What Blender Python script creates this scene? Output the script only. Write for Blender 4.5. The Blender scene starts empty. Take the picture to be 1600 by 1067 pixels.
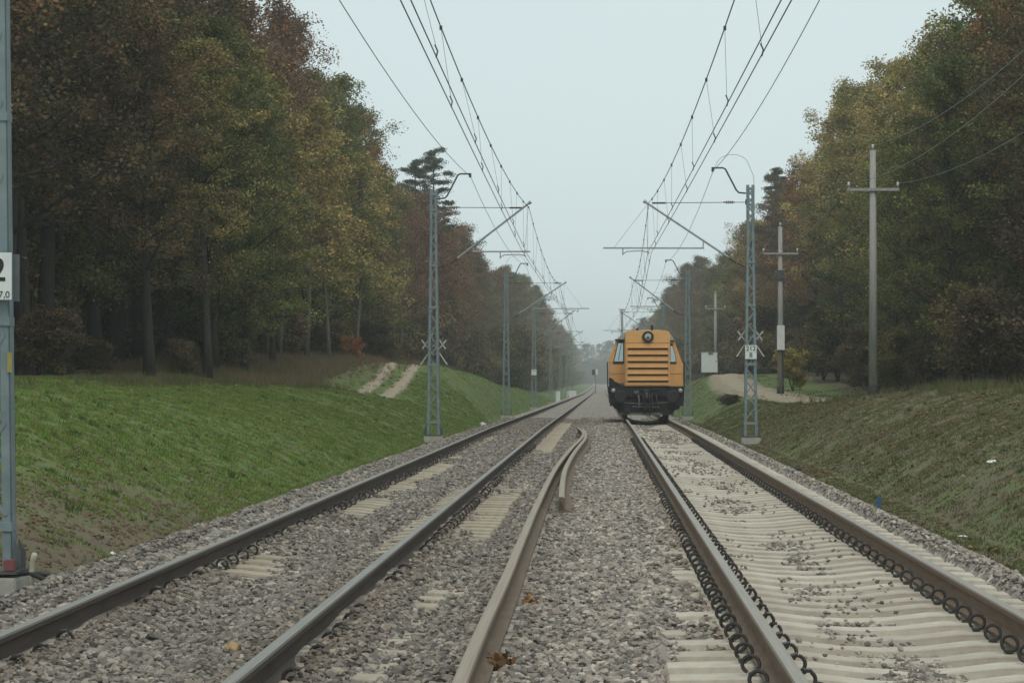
import bpy, bmesh, math, random
import numpy as np
from mathutils import Vector, Matrix, Euler
R = math.radians
random.seed(7)
rng = np.random.default_rng(7)
S = bpy.context.scene
COL = S.collection

# ------------------------------------------------------------------ camera, sky, sun, exposure
cam_d = bpy.data.cameras.new('camera')
cam = bpy.data.objects.new('camera', cam_d); COL.objects.link(cam)
cam.location = (0, 0, 1.326)
cam.rotation_euler = (R(90 + 0.874), 0, R(2.005))
cam_d.sensor_width = 36; cam_d.lens = 90
cam_d.clip_start = 0.5; cam_d.clip_end = 6000
S.camera = cam

SUN_EL, SUN_ROT = R(58), R(168)
W = bpy.data.worlds.new("World"); S.world = W; W.use_nodes = True
nt = W.node_tree; nt.nodes.clear()
out = nt.nodes.new('ShaderNodeOutputWorld'); bg = nt.nodes.new('ShaderNodeBackground')
sky = nt.nodes.new('ShaderNodeTexSky'); sky.sky_type = 'NISHITA'; sky.sun_disc = False
sky.sun_elevation = SUN_EL; sky.sun_rotation = SUN_ROT
sky.air_density = 1.0; sky.dust_density = 3.0; sky.ozone_density = 1.0
hs = nt.nodes.new('ShaderNodeHueSaturation'); hs.inputs['Saturation'].default_value = 0.2
tc = nt.nodes.new('ShaderNodeTexCoord'); nz = nt.nodes.new('ShaderNodeTexNoise')
nz.inputs['Scale'].default_value = 1.6; nz.inputs['Detail'].default_value = 3; nz.inputs['Roughness'].default_value = .5
cl = nt.nodes.new('ShaderNodeValToRGB')       # the closed cloud layer, barely patterned
cl.color_ramp.elements[0].position = .3; cl.color_ramp.elements[0].color = (5.9, 7.15, 7.3, 1)
cl.color_ramp.elements[1].position = .7; cl.color_ramp.elements[1].color = (6.7, 7.7, 7.8, 1)
mx = nt.nodes.new('ShaderNodeMix'); mx.data_type = 'RGBA'; mx.inputs[0].default_value = .88
nt.links.new(sky.outputs[0], hs.inputs['Color'])
nt.links.new(tc.outputs['Generated'], nz.inputs['Vector']); nt.links.new(nz.outputs[0], cl.inputs[0])
nt.links.new(hs.outputs[0], mx.inputs[6]); nt.links.new(cl.outputs[0], mx.inputs[7])
nt.links.new(mx.outputs[2], bg.inputs['Color']); nt.links.new(bg.outputs[0], out.inputs['Surface'])
bg.inputs['Strength'].default_value = 0.113

sd = bpy.data.lights.new('sun', 'SUN'); sd.energy = 1.35; sd.angle = R(30); sd.color = (1, .92, .80)
sun = bpy.data.objects.new('sun', sd); COL.objects.link(sun)
sun.rotation_euler = (R(32), 0, R(12))        # behind the camera, diffused by the cloud the camera's right shoulder

S.view_settings.view_transform = 'Standard'; S.view_settings.look = 'None'
S.view_settings.exposure = 0.0; S.view_settings.gamma = 1.0
S.render.engine = 'CYCLES'
cy = S.cycles
cy.max_bounces = 5; cy.diffuse_bounces = 3; cy.glossy_bounces = 2; cy.transmission_bounces = 3
cy.transparent_max_bounces = 6; cy.volume_bounces = 1
cy.use_denoising = True
cy.pixel_filter_type = 'BLACKMAN_HARRIS'; cy.filter_width = 1.55
cy.sample_clamp_indirect = 6

# ------------------------------------------------------------------ numeric helpers
def hash2(ix, iy, seed):
    h = (ix.astype(np.int64) * 374761393 + iy.astype(np.int64) * 668265263 + seed * 974634777) & 0x7fffffff
    h = ((h ^ (h >> 13)) * 1274126177) & 0x7fffffff
    return ((h ^ (h >> 16)) & 0xffff) / 65535.0
def vnoise(x, y, seed=0):
    x = np.asarray(x, float); y = np.asarray(y, float)
    ix = np.floor(x); iy = np.floor(y); fx = x - ix; fy = y - iy
    fx = fx * fx * (3 - 2 * fx); fy = fy * fy * (3 - 2 * fy)
    a = hash2(ix, iy, seed); b = hash2(ix + 1, iy, seed); c = hash2(ix, iy + 1, seed); d = hash2(ix + 1, iy + 1, seed)
    return (a * (1 - fx) + b * fx) * (1 - fy) + (c * (1 - fx) + d * fx) * fy - .5
def sstep(a, b, x):
    t = np.clip((np.asarray(x, float) - a) / (b - a), 0, 1); return t * t * (3 - 2 * t)
def zt(D):                                    # rail head height along the line: level, then a slow descent
    D = np.asarray(D, float)
    return -0.0025 * (np.maximum(D - 72, 0) - np.maximum(D - 452, 0))

# ground heights -----------------------------------------------------------------
LZ = ([-50, 85, 98, 112, 125, 140, 160, 200, 290, 400, 500, 2600], [1.15, 1.17, 1.0, .70, 1.45, 2.15, 1.85, 1.05, .05, -.7, -.9, -.9])
LX = ([-50, 85, 112, 130, 160, 400, 2600], [12.5, 12.0, 10.3, 9.4, 8.6, 8.0, 8.0])
LF = ([-50, 85, 110, 140, 200, 300, 500, 2600], [1.3, 1.45, 2.2, 2.5, 1.4, .3, -.7, -.7])
RZ = ([-50, 70, 90, 109, 118, 135, 150, 175, 210, 300, 450, 2600], [1.18, 1.05, .78, .32, .25, .7, 1.12, 1.75, 1.4, .3, -.8, -.8])
RX = ([-50, 109, 120, 180, 2600], [9.5, 9.5, 7.9, 7.9, 7.9])
RF = ([-50, 90, 130, 180, 300, 450, 2600], [1.2, 1.05, 1.15, 1.9, .6, -.6, -.6])
def hg(x, D):
    x = np.asarray(x, float); D = np.asarray(D, float)
    z0 = zt(D) - .66
    # left
    zc = np.interp(D, *LZ); xc = np.interp(D, *LX); zf = np.interp(D, *LF)
    u = np.clip((-x - 5.7) / (xc - 5.7), 0, 1)
    zl = z0 + (zc - z0) * (1 - (1 - u) ** 1.75)
    w = sstep(0, 1, (-x - xc) / np.maximum(16 - xc, 1))
    zl = zl + (zf - zc) * w
    # right
    zc2 = np.interp(D, *RZ); xc2 = np.interp(D, *RX); zf2 = np.interp(D, *RF)
    u2 = np.clip((x - 4.85) / (xc2 - 4.85), 0, 1)
    zr = z0 + (zc2 - z0) * (1 - (1 - u2) ** 1.7)
    w2 = sstep(0, 1, (x - xc2) / np.maximum(16 - xc2, 1))
    zr = zr + (zf2 - zc2) * w2
    z = np.where(x < 0, zl, zr)
    inside = (x > -5.0) & (x < 3.85)
    z = np.where(inside, z0 - .1, z)
    amp = np.where(inside, 0, 1) * np.clip(np.maximum(-x - 5.0, x - 3.85) / 1.5, 0, 1)
    z = z + amp * .028 * vnoise(x / .33, D / .42, 3) * (np.abs(x) < 15) * (D < 130)
    return z + amp * (.13 * vnoise(x / 2.3, D / 3.1, 1) + .05 * vnoise(x / .8, D / .9, 2))

def cover(x, D):                              # 1 = ballast lies over the sleepers, 0 = sleepers lie bare
    n = vnoise(x / .5, D / 2.2, 11) + .5 * vnoise(x / .2, D / .6, 12)
    c = np.ones_like(x)
    # right track: sleepers bare between and beside the rails, covered west end beyond 24 m
    b = sstep(.28, .36, x) * (1 - sstep(3.0, 3.15, x))
    westcov = (1 - sstep(.78, .86, x)) * sstep(20, 25, D + 14 * vnoise(D / 1.5, x * 0, 14))
    b = b * (1 - westcov)
    b = b * (1 - (1 - sstep(.62, .8, x)) * sstep(-.15, .25, n) * .9)
    heap = sstep(.05, .35, n + .25 * vnoise(x / .9, D / 6.0, 15) - .36) * (1 - np.abs(x - 1.66) / .75).clip(0, 1)
    b = b * (1 - heap * .8)
    c = c - b
    # left track: bare patches
    def patch(x0, x1, d0, d1, s=.12, e=2.0):
        return sstep(x0 - s, x0 + s, x) * (1 - sstep(x1 - s, x1 + s, x)) * sstep(d0 - e, d0 + e, D) * (1 - sstep(d1 - e, d1 + e, D))
    p = patch(-1.5, -.9, 26, 37, .06) + patch(-1.5, -.86, 53, 150, .05) + patch(-3.05, -2.55, 29, 47) + patch(-3.0, -2.6, 20, 22.5, .1, .5) \
        + patch(-2.1, -1.75, 22, 36, .08) + .55 * patch(-1.3, -.92, 9, 26, .08) + .5 * patch(-2.8, -2.2, 9, 30) + .55 * patch(-3.0, -2.7, 47, 70) + patch(-3.9, -3.35, 10, 45, .05) * .6
    p = np.clip(p, 0, 1)
    p = p * (.85 + .8 * n)
    return np.clip(c - np.clip(p, 0, .8), 0, 1)
def hb(x, D):                                 # ballast surface
    x = np.asarray(x, float); D = np.asarray(D, float)
    c = cover(x, D)
    left = 1 - sstep(-.4, .2, x)
    top = -.148 - .035 * left * sstep(40, 70, D)
    low = -.335 + .055 * (1 - sstep(.22, .42, np.abs(x - 1.64))) + .05 * (1 - sstep(.70, .80, x)) + .012 * left
    z = low + (top - low) * c
    z = z + .05 * (1 - c) * sstep(.15, .45, vnoise(x / .6, D / 1.1, 24) + .15) * (1 - np.abs(x - 1.66) / .62).clip(0, 1)
    z = z + .030 * vnoise(x / .35, D / .4, 21) + .028 * vnoise(x / .9, D / 1.3, 22)
    z = z - .045 * sstep(-.75, -.2, x) * (1 - sstep(-.1, .3, x)) * vnoise(D / 3, x, 23)
    sl = np.maximum(-x - 4.05, 0); sr = np.maximum(x - 3.1, 0)
    z = z - .42 * sl - .46 * sr - .02 * sstep(0, .3, sl)
    return z + zt(D)

# ------------------------------------------------------------------ materials
def mat(name):
    m = bpy.data.materials.new(name); m.use_nodes = True
    return m, m.node_tree, m.node_tree.nodes['Principled BSDF']
def N(t, kind, **kw):
    n = t.nodes.new(kind)
    for k, v in kw.items(): setattr(n, k, v)
    return n
def ramp(t, fac, stops):
    r = t.nodes.new('ShaderNodeValToRGB'); e = r.color_ramp.elements
    while len(e) < len(stops): e.new(.5)
    for el, (p, c) in zip(e, stops): el.position = p; el.color = (*c, 1)
    t.links.new(fac, r.inputs[0]); return r.outputs[0]
def noise(t, scale, detail=4, rough=.6, coord='Object', stretch=None):
    c = t.nodes.new('ShaderNodeTexCoord'); n = t.nodes.new('ShaderNodeTexNoise')
    n.inputs['Scale'].default_value = scale; n.inputs['Detail'].default_value = detail; n.inputs['Roughness'].default_value = rough
    src = c.outputs[coord]
    if stretch:
        m = t.nodes.new('ShaderNodeMapping'); m.inputs['Scale'].default_value = stretch
        t.links.new(src, m.inputs[0]); src = m.outputs[0]
    t.links.new(src, n.inputs['Vector']); return n.outputs[0]
def mixc(t, fac, a, b, mode='MIX'):
    m = t.nodes.new('ShaderNodeMix'); m.data_type = 'RGBA'; m.blend_type = mode
    for s, v in ((0, fac), (6, a), (7, b)):
        if isinstance(v, (int, float)): m.inputs[s].default_value = v
        elif isinstance(v, tuple): m.inputs[s].default_value = (*v, 1)
        else: t.links.new(v, m.inputs[s])
    return m.outputs[2]
def bump(t, bsdf, h, strength=.3, dist=.02):
    b = t.nodes.new('ShaderNodeBump'); b.inputs['Strength'].default_value = strength; b.inputs['Distance'].default_value = dist
    t.links.new(h, b.inputs['Height']); t.links.new(b.outputs[0], bsdf.inputs['Normal'])
def simple(name, a, b, scale=6, rough=.6, metal=0, bstr=.15, bdist=.005, stretch=None, detail=5):
    m, t, p = mat(name)
    n = noise(t, scale, detail, .65, stretch=stretch)
    t.links.new(ramp(t, n, [(.3, a), (.7, b)]), p.inputs['Base Color'])
    p.inputs['Roughness'].default_value = rough; p.inputs['Metallic'].default_value = metal
    if bstr: bump(t, p, n, bstr, bdist)
    return m

M = {}
M['mast'] = simple('mast_steel', (.14, .185, .20), (.215, .27, .285), 5, .55, .15, .08)
M['mast_dark'] = simple('dark_steel', (.05, .06, .065), (.09, .1, .105), 7, .6, .1)
M['galv'] = simple('galvanised_tube', (.26, .28, .28), (.36, .38, .38), 9, .45, .35, .05)
M['concrete'] = simple('concrete', (.28, .28, .25), (.42, .41, .37), 5, .9)
M['pole'] = simple('pole_concrete', (.27, .265, .25), (.38, .375, .36), 3, .9, stretch=(3, 3, .5))
M['wire'] = simple('wire_metal', (.06, .066, .066), (.10, .105, .10), 3, .6, .2, 0)
M['white'] = simple('white_enamel', (.6, .64, .63), (.72, .75, .74), 4, .4, 0, 0)
M['signgrey'] = simple('weathered_white', (.42, .45, .44), (.54, .57, .56), 8, .5, 0, 0)
M['black'] = simple('black_paint', (.012, .013, .014), (.022, .022, .024), 8, .5, 0, 0)
M['plate_back'] = simple('plate_back', (.12, .15, .16), (.18, .2, .21), 8, .5, .2, 0)
M['insul'] = simple('brown_porcelain', (.05, .03, .025), (.08, .05, .04), 6, .25, 0, 0)
M['clip'] = simple('clip_steel', (.022, .022, .022), (.055, .05, .045), 30, .6, .2, .1)
M['orange'] = simple('orange_paint', (.53, .255, .068), (.61, .31, .09), 2.2, .45, 0, .03, stretch=(1, 1, 2.5))
m, t, p = mat('orange_paint'); n_a = noise(t, 2.2, 5, .65, stretch=(1, 1, 2.5)); n_b = noise(t, 5, 6, .75, stretch=(3, 3, .5)); n_c = noise(t, 1.1, 3, .6)
c = ramp(t, n_a, [(.3, (.68, .355, .125)), (.7, (.76, .415, .155))]); c = mixc(t, ramp(t, n_b, [(.55, (0, 0, 0)), (.8, (.5, .5, .5))]), c, (.26, .17, .09)); c = mixc(t, ramp(t, n_c, [(.5, (0, 0, 0)), (.7, (.3, .3, .3))]), c, (.55, .38, .2))
t.links.new(c, p.inputs['Base Color']); p.inputs['Roughness'].default_value = .5; M['orange'] = m
M['slit'] = simple('slit_shadow', (.02, .015, .01), (.035, .025, .018), 9, .9, 0, 0)
M['loco_black'] = simple('soot_black', (.007, .008, .009), (.018, .019, .02), 4, .75)
M['loco_grey'] = simple('loco_roof', (.33, .33, .3), (.43, .43, .4), 3, .6)
M['dust'] = simple('dusty_steel', (.09, .095, .085), (.16, .16, .14), 8, .8)
M['rubber'] = simple('rubber', (.012, .012, .013), (.022, .022, .022), 8, .7, 0, 0)
M['blue'] = simple('blue_paint', (.02, .08, .2), (.03, .11, .27), 9, .6, 0, 0)
M['paleplastic'] = simple('pale_plastic', (.34, .33, .24), (.42, .41, .3), 9, .5, 0, 0)
M['greenplastic'] = simple('green_plastic', (.12, .3, .2), (.3, .48, .38), 9, .4, 0, 0)
M['paper'] = simple('paper', (.55, .56, .5), (.68, .68, .62), 9, .8, 0, 0)
M['red'] = simple('dull_red', (.16, .05, .05), (.2, .07, .07), 9, .6, 0, 0)
M['yellow'] = simple('yellow_sticker', (.26, .22, .06), (.34, .28, .07), 9, .6, 0, 0)
M['bark'] = simple('bark', (.022, .019, .016), (.052, .045, .037), 5, .95, 0, .5, .03, stretch=(3, 3, .6))
M['barkpale'] = simple('pale_bark', (.08, .075, .06), (.15, .14, .115), 5, .95, 0, .4, .03, stretch=(3, 3, .6))
M['barkpine'] = simple('pine_bark', (.06, .035, .022), (.13, .075, .045), 5, .95, 0, .4, .03, stretch=(3, 3, .6))
M['lens'], _t, _p = mat('lamp_glass'); _p.inputs['Base Color'].default_value = (.42, .43, .4, 1); _p.inputs['Roughness'].default_value = .15; _p.inputs['Metallic'].default_value = .3
M['glass'], _t, _p = mat('cab_glass'); _p.inputs['Base Color'].default_value = (.46, .53, .54, 1); _p.inputs['Roughness'].default_value = .12; _p.inputs['Metallic'].default_value = .75

def rail_mat(name, side_a, side_b, head_a, head_b, hrough, hmetal):
    m, t, p = mat(name)
    g = N(t, 'ShaderNodeNewGeometry'); sx = N(t, 'ShaderNodeSeparateXYZ'); t.links.new(g.outputs['Normal'], sx.inputs[0])
    a = N(t, 'ShaderNodeAttribute', attribute_name='head')
    mu = N(t, 'ShaderNodeMath', operation='MULTIPLY'); t.links.new(a.outputs['Fac'], mu.inputs[0])
    mr = N(t, 'ShaderNodeMapRange'); mr.inputs['From Min'].default_value = .35; mr.inputs['From Max'].default_value = .8
    t.links.new(sx.outputs[2], mr.inputs[0]); t.links.new(mr.outputs[0], mu.inputs[1])
    n1 = noise(t, 6, 6, .7, stretch=(4, .5, 4)); n2 = noise(t, 5, 5, .7, stretch=(12, .12, 12))
    s = ramp(t, n1, [(.3, side_a), (.7, side_b)]); h = ramp(t, n2, [(.3, head_a), (.7, head_b)])
    t.links.new(mixc(t, mu.outputs[0], s, h), p.inputs['Base Color'])
    mm = N(t, 'ShaderNodeMath', operation='MULTIPLY'); t.links.new(mu.outputs[0], mm.inputs[0]); mm.inputs[1].default_value = hmetal
    t.links.new(mm.outputs[0], p.inputs['Metallic'])
    r2 = N(t, 'ShaderNodeMapRange'); r2.inputs['To Min'].default_value = .85; r2.inputs['To Max'].default_value = hrough
    t.links.new(mu.outputs[0], r2.inputs[0]); t.links.new(r2.outputs[0], p.inputs['Roughness'])
    bump(t, p, n1, .2, .004); return m
M['rail_run'] = rail_mat('running_rail', (.038, .026, .019), (.078, .055, .042), (.17, .165, .15), (.26, .25, .23), .6, .15)
M['rail_new'] = rail_mat('weathered_rail', (.115, .070, .044), (.195, .128, .084), (.24, .215, .18), (.33, .30, .26), .55, .25)
M['rail_loose'] = rail_mat('rusty_rail', (.10, .070, .046), (.17, .124, .085), (.24, .20, .15), (.32, .275, .215), .7, .1)

# sleepers: pale beige concrete with per-sleeper tone
m, t, p = mat('sleeper_concrete')
oi = N(t, 'ShaderNodeObjectInfo'); n = noise(t, 7, 6, .7); n2 = noise(t, 45, 3, .7)
n3_ = noise(t, 2.6, 5, .7, coord='Generated'); base = ramp(t, n, [(.25, (.37, .325, .265)), (.55, (.48, .44, .37)), (.8, (.555, .515, .445))]); base = mixc(t, ramp(t, n3_, [(.5, (0, 0, 0)), (.72, (.6, .6, .6))]), base, (.30, .25, .20))
tone = ramp(t, oi.outputs['Random'], [(0, (.84, .82, .80)), (1, (1.05, 1.05, 1.05))])
lx = N(t, 'ShaderNodeSeparateXYZ'); t.links.new(oi.outputs['Location'], lx.inputs[0])
grime = ramp(t, lx.outputs[0], [(0, (.76, .73, .67)), (.5, (1, 1, 1))])     # the left track's sleepers are older and grimier
t.links.new(mixc(t, 1.0, mixc(t, 1.0, base, tone, 'MULTIPLY'), grime, 'MULTIPLY'), p.inputs['Base Color']); p.inputs['Roughness'].default_value = .92
bump(t, p, n2, .25, .004); M['sleeper'] = m

# stones: per-stone tone
STONE = [(0, (.098, .09, .082)), (.25, (.20, .183, .164)), (.5, (.28, .257, .228)), (.7, (.31, .256, .222)), (.85, (.385, .352, .305)), (1, (.50, .455, .38))]
m, t, p = mat('ballast_stone')
oi = N(t, 'ShaderNodeObjectInfo'); n = noise(t, 22, 4, .7)
c = ramp(t, oi.outputs['Random'], STONE)
lx = N(t, 'ShaderNodeSeparateXYZ'); t.links.new(oi.outputs['Location'], lx.inputs[0])
old = N(t, 'ShaderNodeMapRange', interpolation_type='SMOOTHSTEP'); old.inputs['From Min'].default_value = -1.0; old.inputs['From Max'].default_value = .1; old.inputs['To Min'].default_value = .72; t.links.new(lx.outputs[0], old.inputs[0])
rx = N(t, 'ShaderNodeMapRange'); rx.inputs['From Min'].default_value = -5; rx.inputs['From Max'].default_value = 5; t.links.new(lx.outputs[0], rx.inputs[0])
st_ = [(0, (1, 1, 1))]
for xr in (-3.153, -1.647, .884, 2.390): st_ += [((xr - .42 + 5) / 10, (1, .98, .95)), ((xr - .15 + 5) / 10, (.82, .70, .58)), ((xr + .15 + 5) / 10, (.82, .70, .58)), ((xr + .42 + 5) / 10, (1, .98, .95))]
c = mixc(t, noise(t, 1.4, 4, .7, coord='Object'), c, mixc(t, 1.0, c, ramp(t, rx.outputs[0], st_ + [(1, (1, 1, 1))]), 'MULTIPLY'))   # rust fallen from the rails
c = mixc(t, 1.0, c, ramp(t, old.outputs[0], [(0, (0, 0, 0)), (1, (1, 1, 1.0))]), 'MULTIPLY')   # the left track's older, grimier stones
t.links.new(mixc(t, .45, c, ramp(t, n, [(.3, (.5, .5, .5)), (.7, (1.25, 1.22, 1.18))]), 'MULTIPLY'), p.inputs['Base Color'])
p.inputs['Roughness'].default_value = .9; M['stone'] = m
# ballast bed under and beyond the loose stones
m, t, p = mat('ballast_bed')
c0 = N(t, 'ShaderNodeTexCoord'); v = N(t, 'ShaderNodeTexVoronoi'); v.inputs['Scale'].default_value = 15
mp = N(t, 'ShaderNodeMapping'); mp.inputs['Scale'].default_value = (1, .5, 1); t.links.new(c0.outputs['Object'], mp.inputs[0]); t.links.new(mp.outputs[0], v.inputs['Vector'])
sepc = N(t, 'ShaderNodeSeparateColor'); t.links.new(v.outputs['Color'], sepc.inputs[0])
big = noise(t, .5, 4, .6)
t.links.new(mixc(t, .35, ramp(t, sepc.outputs[0], STONE), ramp(t, big, [(.3, (.6, .58, .56)), (.7, (1.15, 1.1, 1.05))]), 'MULTIPLY'), p.inputs['Base Color'])
p.inputs['Roughness'].default_value = .95; bump(t, p, v.outputs['Distance'], .8, .05); M['ballast'] = m

# ground: green bank, brown bare soil, forest litter, all by where they lie
m, t, p = mat('ground_soil_grass')
a = N(t, 'ShaderNodeAttribute', attribute_name='zone'); sep = N(t, 'ShaderNodeSeparateColor'); t.links.new(a.outputs['Color'], sep.inputs[0])
n1 = noise(t, .55, 5, .65); n2 = noise(t, 3.0, 6, .7); n3 = noise(t, 14, 4, .7)
green = ramp(t, n2, [(.25, (.08, .12, .026)), (.5, (.095, .142, .031)), (.75, (.11, .152, .037))])
brown = ramp(t, n2, [(.25, (.085, .066, .040)), (.5, (.115, .092, .057)), (.75, (.155, .126, .08))])
litter = ramp(t, n3, [(.3, (.045, .030, .02)), (.55, (.085, .052, .03)), (.75, (.14, .08, .04))])
ad = N(t, 'ShaderNodeMath', operation='ADD'); t.links.new(sep.outputs[0], ad.inputs[0])
mr = N(t, 'ShaderNodeMapRange'); mr.inputs['From Min'].default_value = .25; mr.inputs['From Max'].default_value = .75; mr.inputs['To Min'].default_value = -.45; mr.inputs['To Max'].default_value = .45
t.links.new(n1, mr.inputs[0]); t.links.new(mr.outputs[0], ad.inputs[1])
sm = N(t, 'ShaderNodeMapRange', interpolation_type='SMOOTHSTEP'); sm.inputs['From Min'].default_value = .05; sm.inputs['From Max'].default_value = .95; t.links.new(ad.outputs[0], sm.inputs[0])
c = mixc(t, sm.outputs[0], green, brown)
c = mixc(t, sep.outputs[1], c, litter)
sa = N(t, 'ShaderNodeMath', operation='ADD'); t.links.new(sep.outputs[2], sa.inputs[0]); sn = N(t, 'ShaderNodeMapRange'); sn.inputs['From Min'].default_value = .3; sn.inputs['From Max'].default_value = .7; sn.inputs['To Min'].default_value = -.4; sn.inputs['To Max'].default_value = .4
t.links.new(n2, sn.inputs[0]); t.links.new(sn.outputs[0], sa.inputs[1]); sq = N(t, 'ShaderNodeMapRange', interpolation_type='SMOOTHSTEP'); sq.inputs['From Min'].default_value = .42; sq.inputs['From Max'].default_value = .75; t.links.new(sa.outputs[0], sq.inputs[0])
c = mixc(t, sq.outputs[0], c, ramp(t, n3, [(.3, (.22, .18, .12)), (.7, (.34, .285, .21))]))
t.links.new(c, p.inputs['Base Color']); p.inputs['Roughness'].default_value = 1.0; bump(t, p, n3, .5, .05); M['ground'] = m
M['sand'] = simple('sandy_dirt', (.26, .215, .15), (.37, .315, .235), 1.5, .95, 0, .3, .03)

def attr_mat(name, attr, transl=.25, rough=.7, vary=.25):
    m, t, p = mat(name)
    a = N(t, 'ShaderNodeAttribute', attribute_name=attr); oi = N(t, 'ShaderNodeObjectInfo')
    tone = ramp(t, oi.outputs['Random'], [(0, (1 - vary, 1 - vary * .9, 1 - vary)), (1, (1 + vary, 1 + vary * .85, 1 + vary * .8))])
    c = mixc(t, 1.0, a.outputs['Color'], tone, 'MULTIPLY')
    t.links.new(c, p.inputs['Base Color']); p.inputs['Roughness'].default_value = rough
    p.inputs['Specular IOR Level'].default_value = .25
    if transl:
        tr = N(t, 'ShaderNodeBsdfTranslucent'); mxs = N(t, 'ShaderNodeMixShader'); mxs.inputs[0].default_value = transl
        t.links.new(c, tr.inputs[0]); t.links.new(p.outputs[0], mxs.inputs[1]); t.links.new(tr.outputs[0], mxs.inputs[2])
        t.links.new(mxs.outputs[0], t.nodes['Material Output'].inputs['Surface'])
    return m
M['leaf'] = attr_mat('leaves', 'tone', .3)
M['grass'] = attr_mat('grass_blade', 'tone', .3, .6, 0)

# ------------------------------------------------------------------ mesh helpers
class MB:
    def __init__(s): s.v = []; s.f = []
    def add(s, vs, fs):
        o = len(s.v); s.v.extend(tuple(map(float, q)) for q in vs); s.f.extend(tuple(i + o for i in q) for q in fs); return s
    def box(s, x0, x1, y0, y1, z0, z1, mtx=None):
        vs = [Vector(q) for q in ((x0, y0, z0), (x1, y0, z0), (x1, y1, z0), (x0, y1, z0), (x0, y0, z1), (x1, y0, z1), (x1, y1, z1), (x0, y1, z1))]
        if mtx: vs = [mtx @ q for q in vs]
        return s.add(vs, [(3, 2, 1, 0), (4, 5, 6, 7), (0, 1, 5, 4), (1, 2, 6, 5), (2, 3, 7, 6), (3, 0, 4, 7)])
    def bar(s, a, b, w, h):                   # square bar between two points
        a = Vector(a); b = Vector(b); d = (b - a); L = d.length; d.normalize()
        q = d.to_track_quat('X', 'Z').to_matrix().to_4x4(); q.translation = a
        return s.box(0, L, -w / 2, w / 2, -h / 2, h / 2, q)
    def tube(s, pts, r, n=6, cap=True):
        pts = [Vector(p) for p in pts]; k = len(pts); rr = r if hasattr(r, '__len__') else [r] * k
        o = len(s.v); up = None
        for i, p in enumerate(pts):
            d = (pts[min(i + 1, k - 1)] - pts[max(i - 1, 0)]).normalized()
            if up is None: up = d.orthogonal().normalized()
            u = (up - d * up.dot(d)); u = u.normalized() if u.length > 1e-6 else d.orthogonal().normalized(); up = u; w = d.cross(u)
            for j in range(n):
                a = 2 * math.pi * j / n; s.v.append(tuple(p + (u * math.cos(a) + w * math.sin(a)) * rr[i]))
        for i in range(k - 1):
            for j in range(n):
                j2 = (j + 1) % n; s.f.append((o + i * n + j, o + i * n + j2, o + (i + 1) * n + j2, o + (i + 1) * n + j))
        if cap: s.f.append(tuple(o + j for j in reversed(range(n)))); s.f.append(tuple(o + (k - 1) * n + j for j in range(n)))
        return s
    def prism(s, poly, y0, y1):               # xz outline extruded along y
        n = len(poly)
        vs = [(x, y0, z) for x, z in poly] + [(x, y1, z) for x, z in poly]
        return s.add(vs, [tuple(range(n)), tuple(reversed(range(n, 2 * n)))] + [(i, i + n, (i + 1) % n + n, (i + 1) % n) for i in range(n)])
    def lathe(s, c, prof, n=12, axis='Z'):    # prof: (radius, height)
        o = len(s.v)
        for r, h in prof:
            for j in range(n):
                a = 2 * math.pi * j / n; q = (r * math.cos(a), r * math.sin(a), h)
                if axis == 'Y': q = (q[0], q[2], q[1])
                if axis == 'X': q = (q[2], q[0], q[1])
                s.v.append((c[0] + q[0], c[1] + q[1], c[2] + q[2]))
        for i in range(len(prof) - 1):
            for j in range(n):
                j2 = (j + 1) % n; s.f.append((o + i * n + j, o + i * n + j2, o + (i + 1) * n + j2, o + (i + 1) * n + j))
        s.f.append(tuple(o + j for j in reversed(range(n)))); s.f.append(tuple(o + (len(prof) - 1) * n + j for j in range(n))); return s
    def build(s, name, m, parent=None, smooth=False, bevel=0):
        me = bpy.data.meshes.new(name); me.from_pydata(s.v, [], s.f); me.update()
        bm = bmesh.new(); bm.from_mesh(me); bmesh.ops.recalc_face_normals(bm, faces=bm.faces)
        if bevel: bmesh.ops.bevel(bm, geom=[e for e in bm.edges if e.calc_face_angle(0) > .5], offset=bevel, segments=2, affect='EDGES', clamp_overlap=True)
        bm.to_mesh(me); bm.free()
        if smooth: me.shade_smooth()
        me.materials.append(m); return link(name, me, parent)
def link(name, me, parent=None):
    o = bpy.data.objects.new(name, me); COL.objects.link(o)
    if parent: o.parent = parent
    return o
def npmesh(name, verts, quads=None, tris=None, tone=None, attr='tone'):
    me = bpy.data.meshes.new(name); nv = len(verts)
    me.vertices.add(nv); me.vertices.foreach_set('co', np.asarray(verts, np.float32).ravel())
    idx = []; starts = []; tot = 0
    for arr, k in ((quads, 4), (tris, 3)):
        if arr is None or len(arr) == 0: continue
        arr = np.asarray(arr, np.int32); idx.append(arr.ravel()); starts.append(tot + np.arange(len(arr), dtype=np.int32) * k); tot += arr.size
    idx = np.concatenate(idx); starts = np.concatenate(starts)
    me.loops.add(len(idx)); me.loops.foreach_set('vertex_index', idx)
    me.polygons.add(len(starts)); me.polygons.foreach_set('loop_start', starts)
    me.update(calc_edges=True)
    if tone is not None:
        at = me.attributes.new(attr, 'FLOAT_COLOR', 'POINT')
        c = np.ones((nv, 4), np.float32); c[:, :3] = tone; at.data.foreach_set('color', c.ravel())
    return me
def thing(name, label, cat, loc=(0, 0, 0), rz=0, group=None):
    o = bpy.data.objects.new(name, None); COL.objects.link(o); o.location = loc; o.rotation_euler = (0, 0, rz); o.empty_display_size = .3
    return tag(o, label, cat, group)
def tag(o, label, cat, group=None):
    o['label'] = label; o['category'] = cat
    if group: o['group'] = group
    return o
def kind(o, k='structure'): o['kind'] = k; return o
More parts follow.
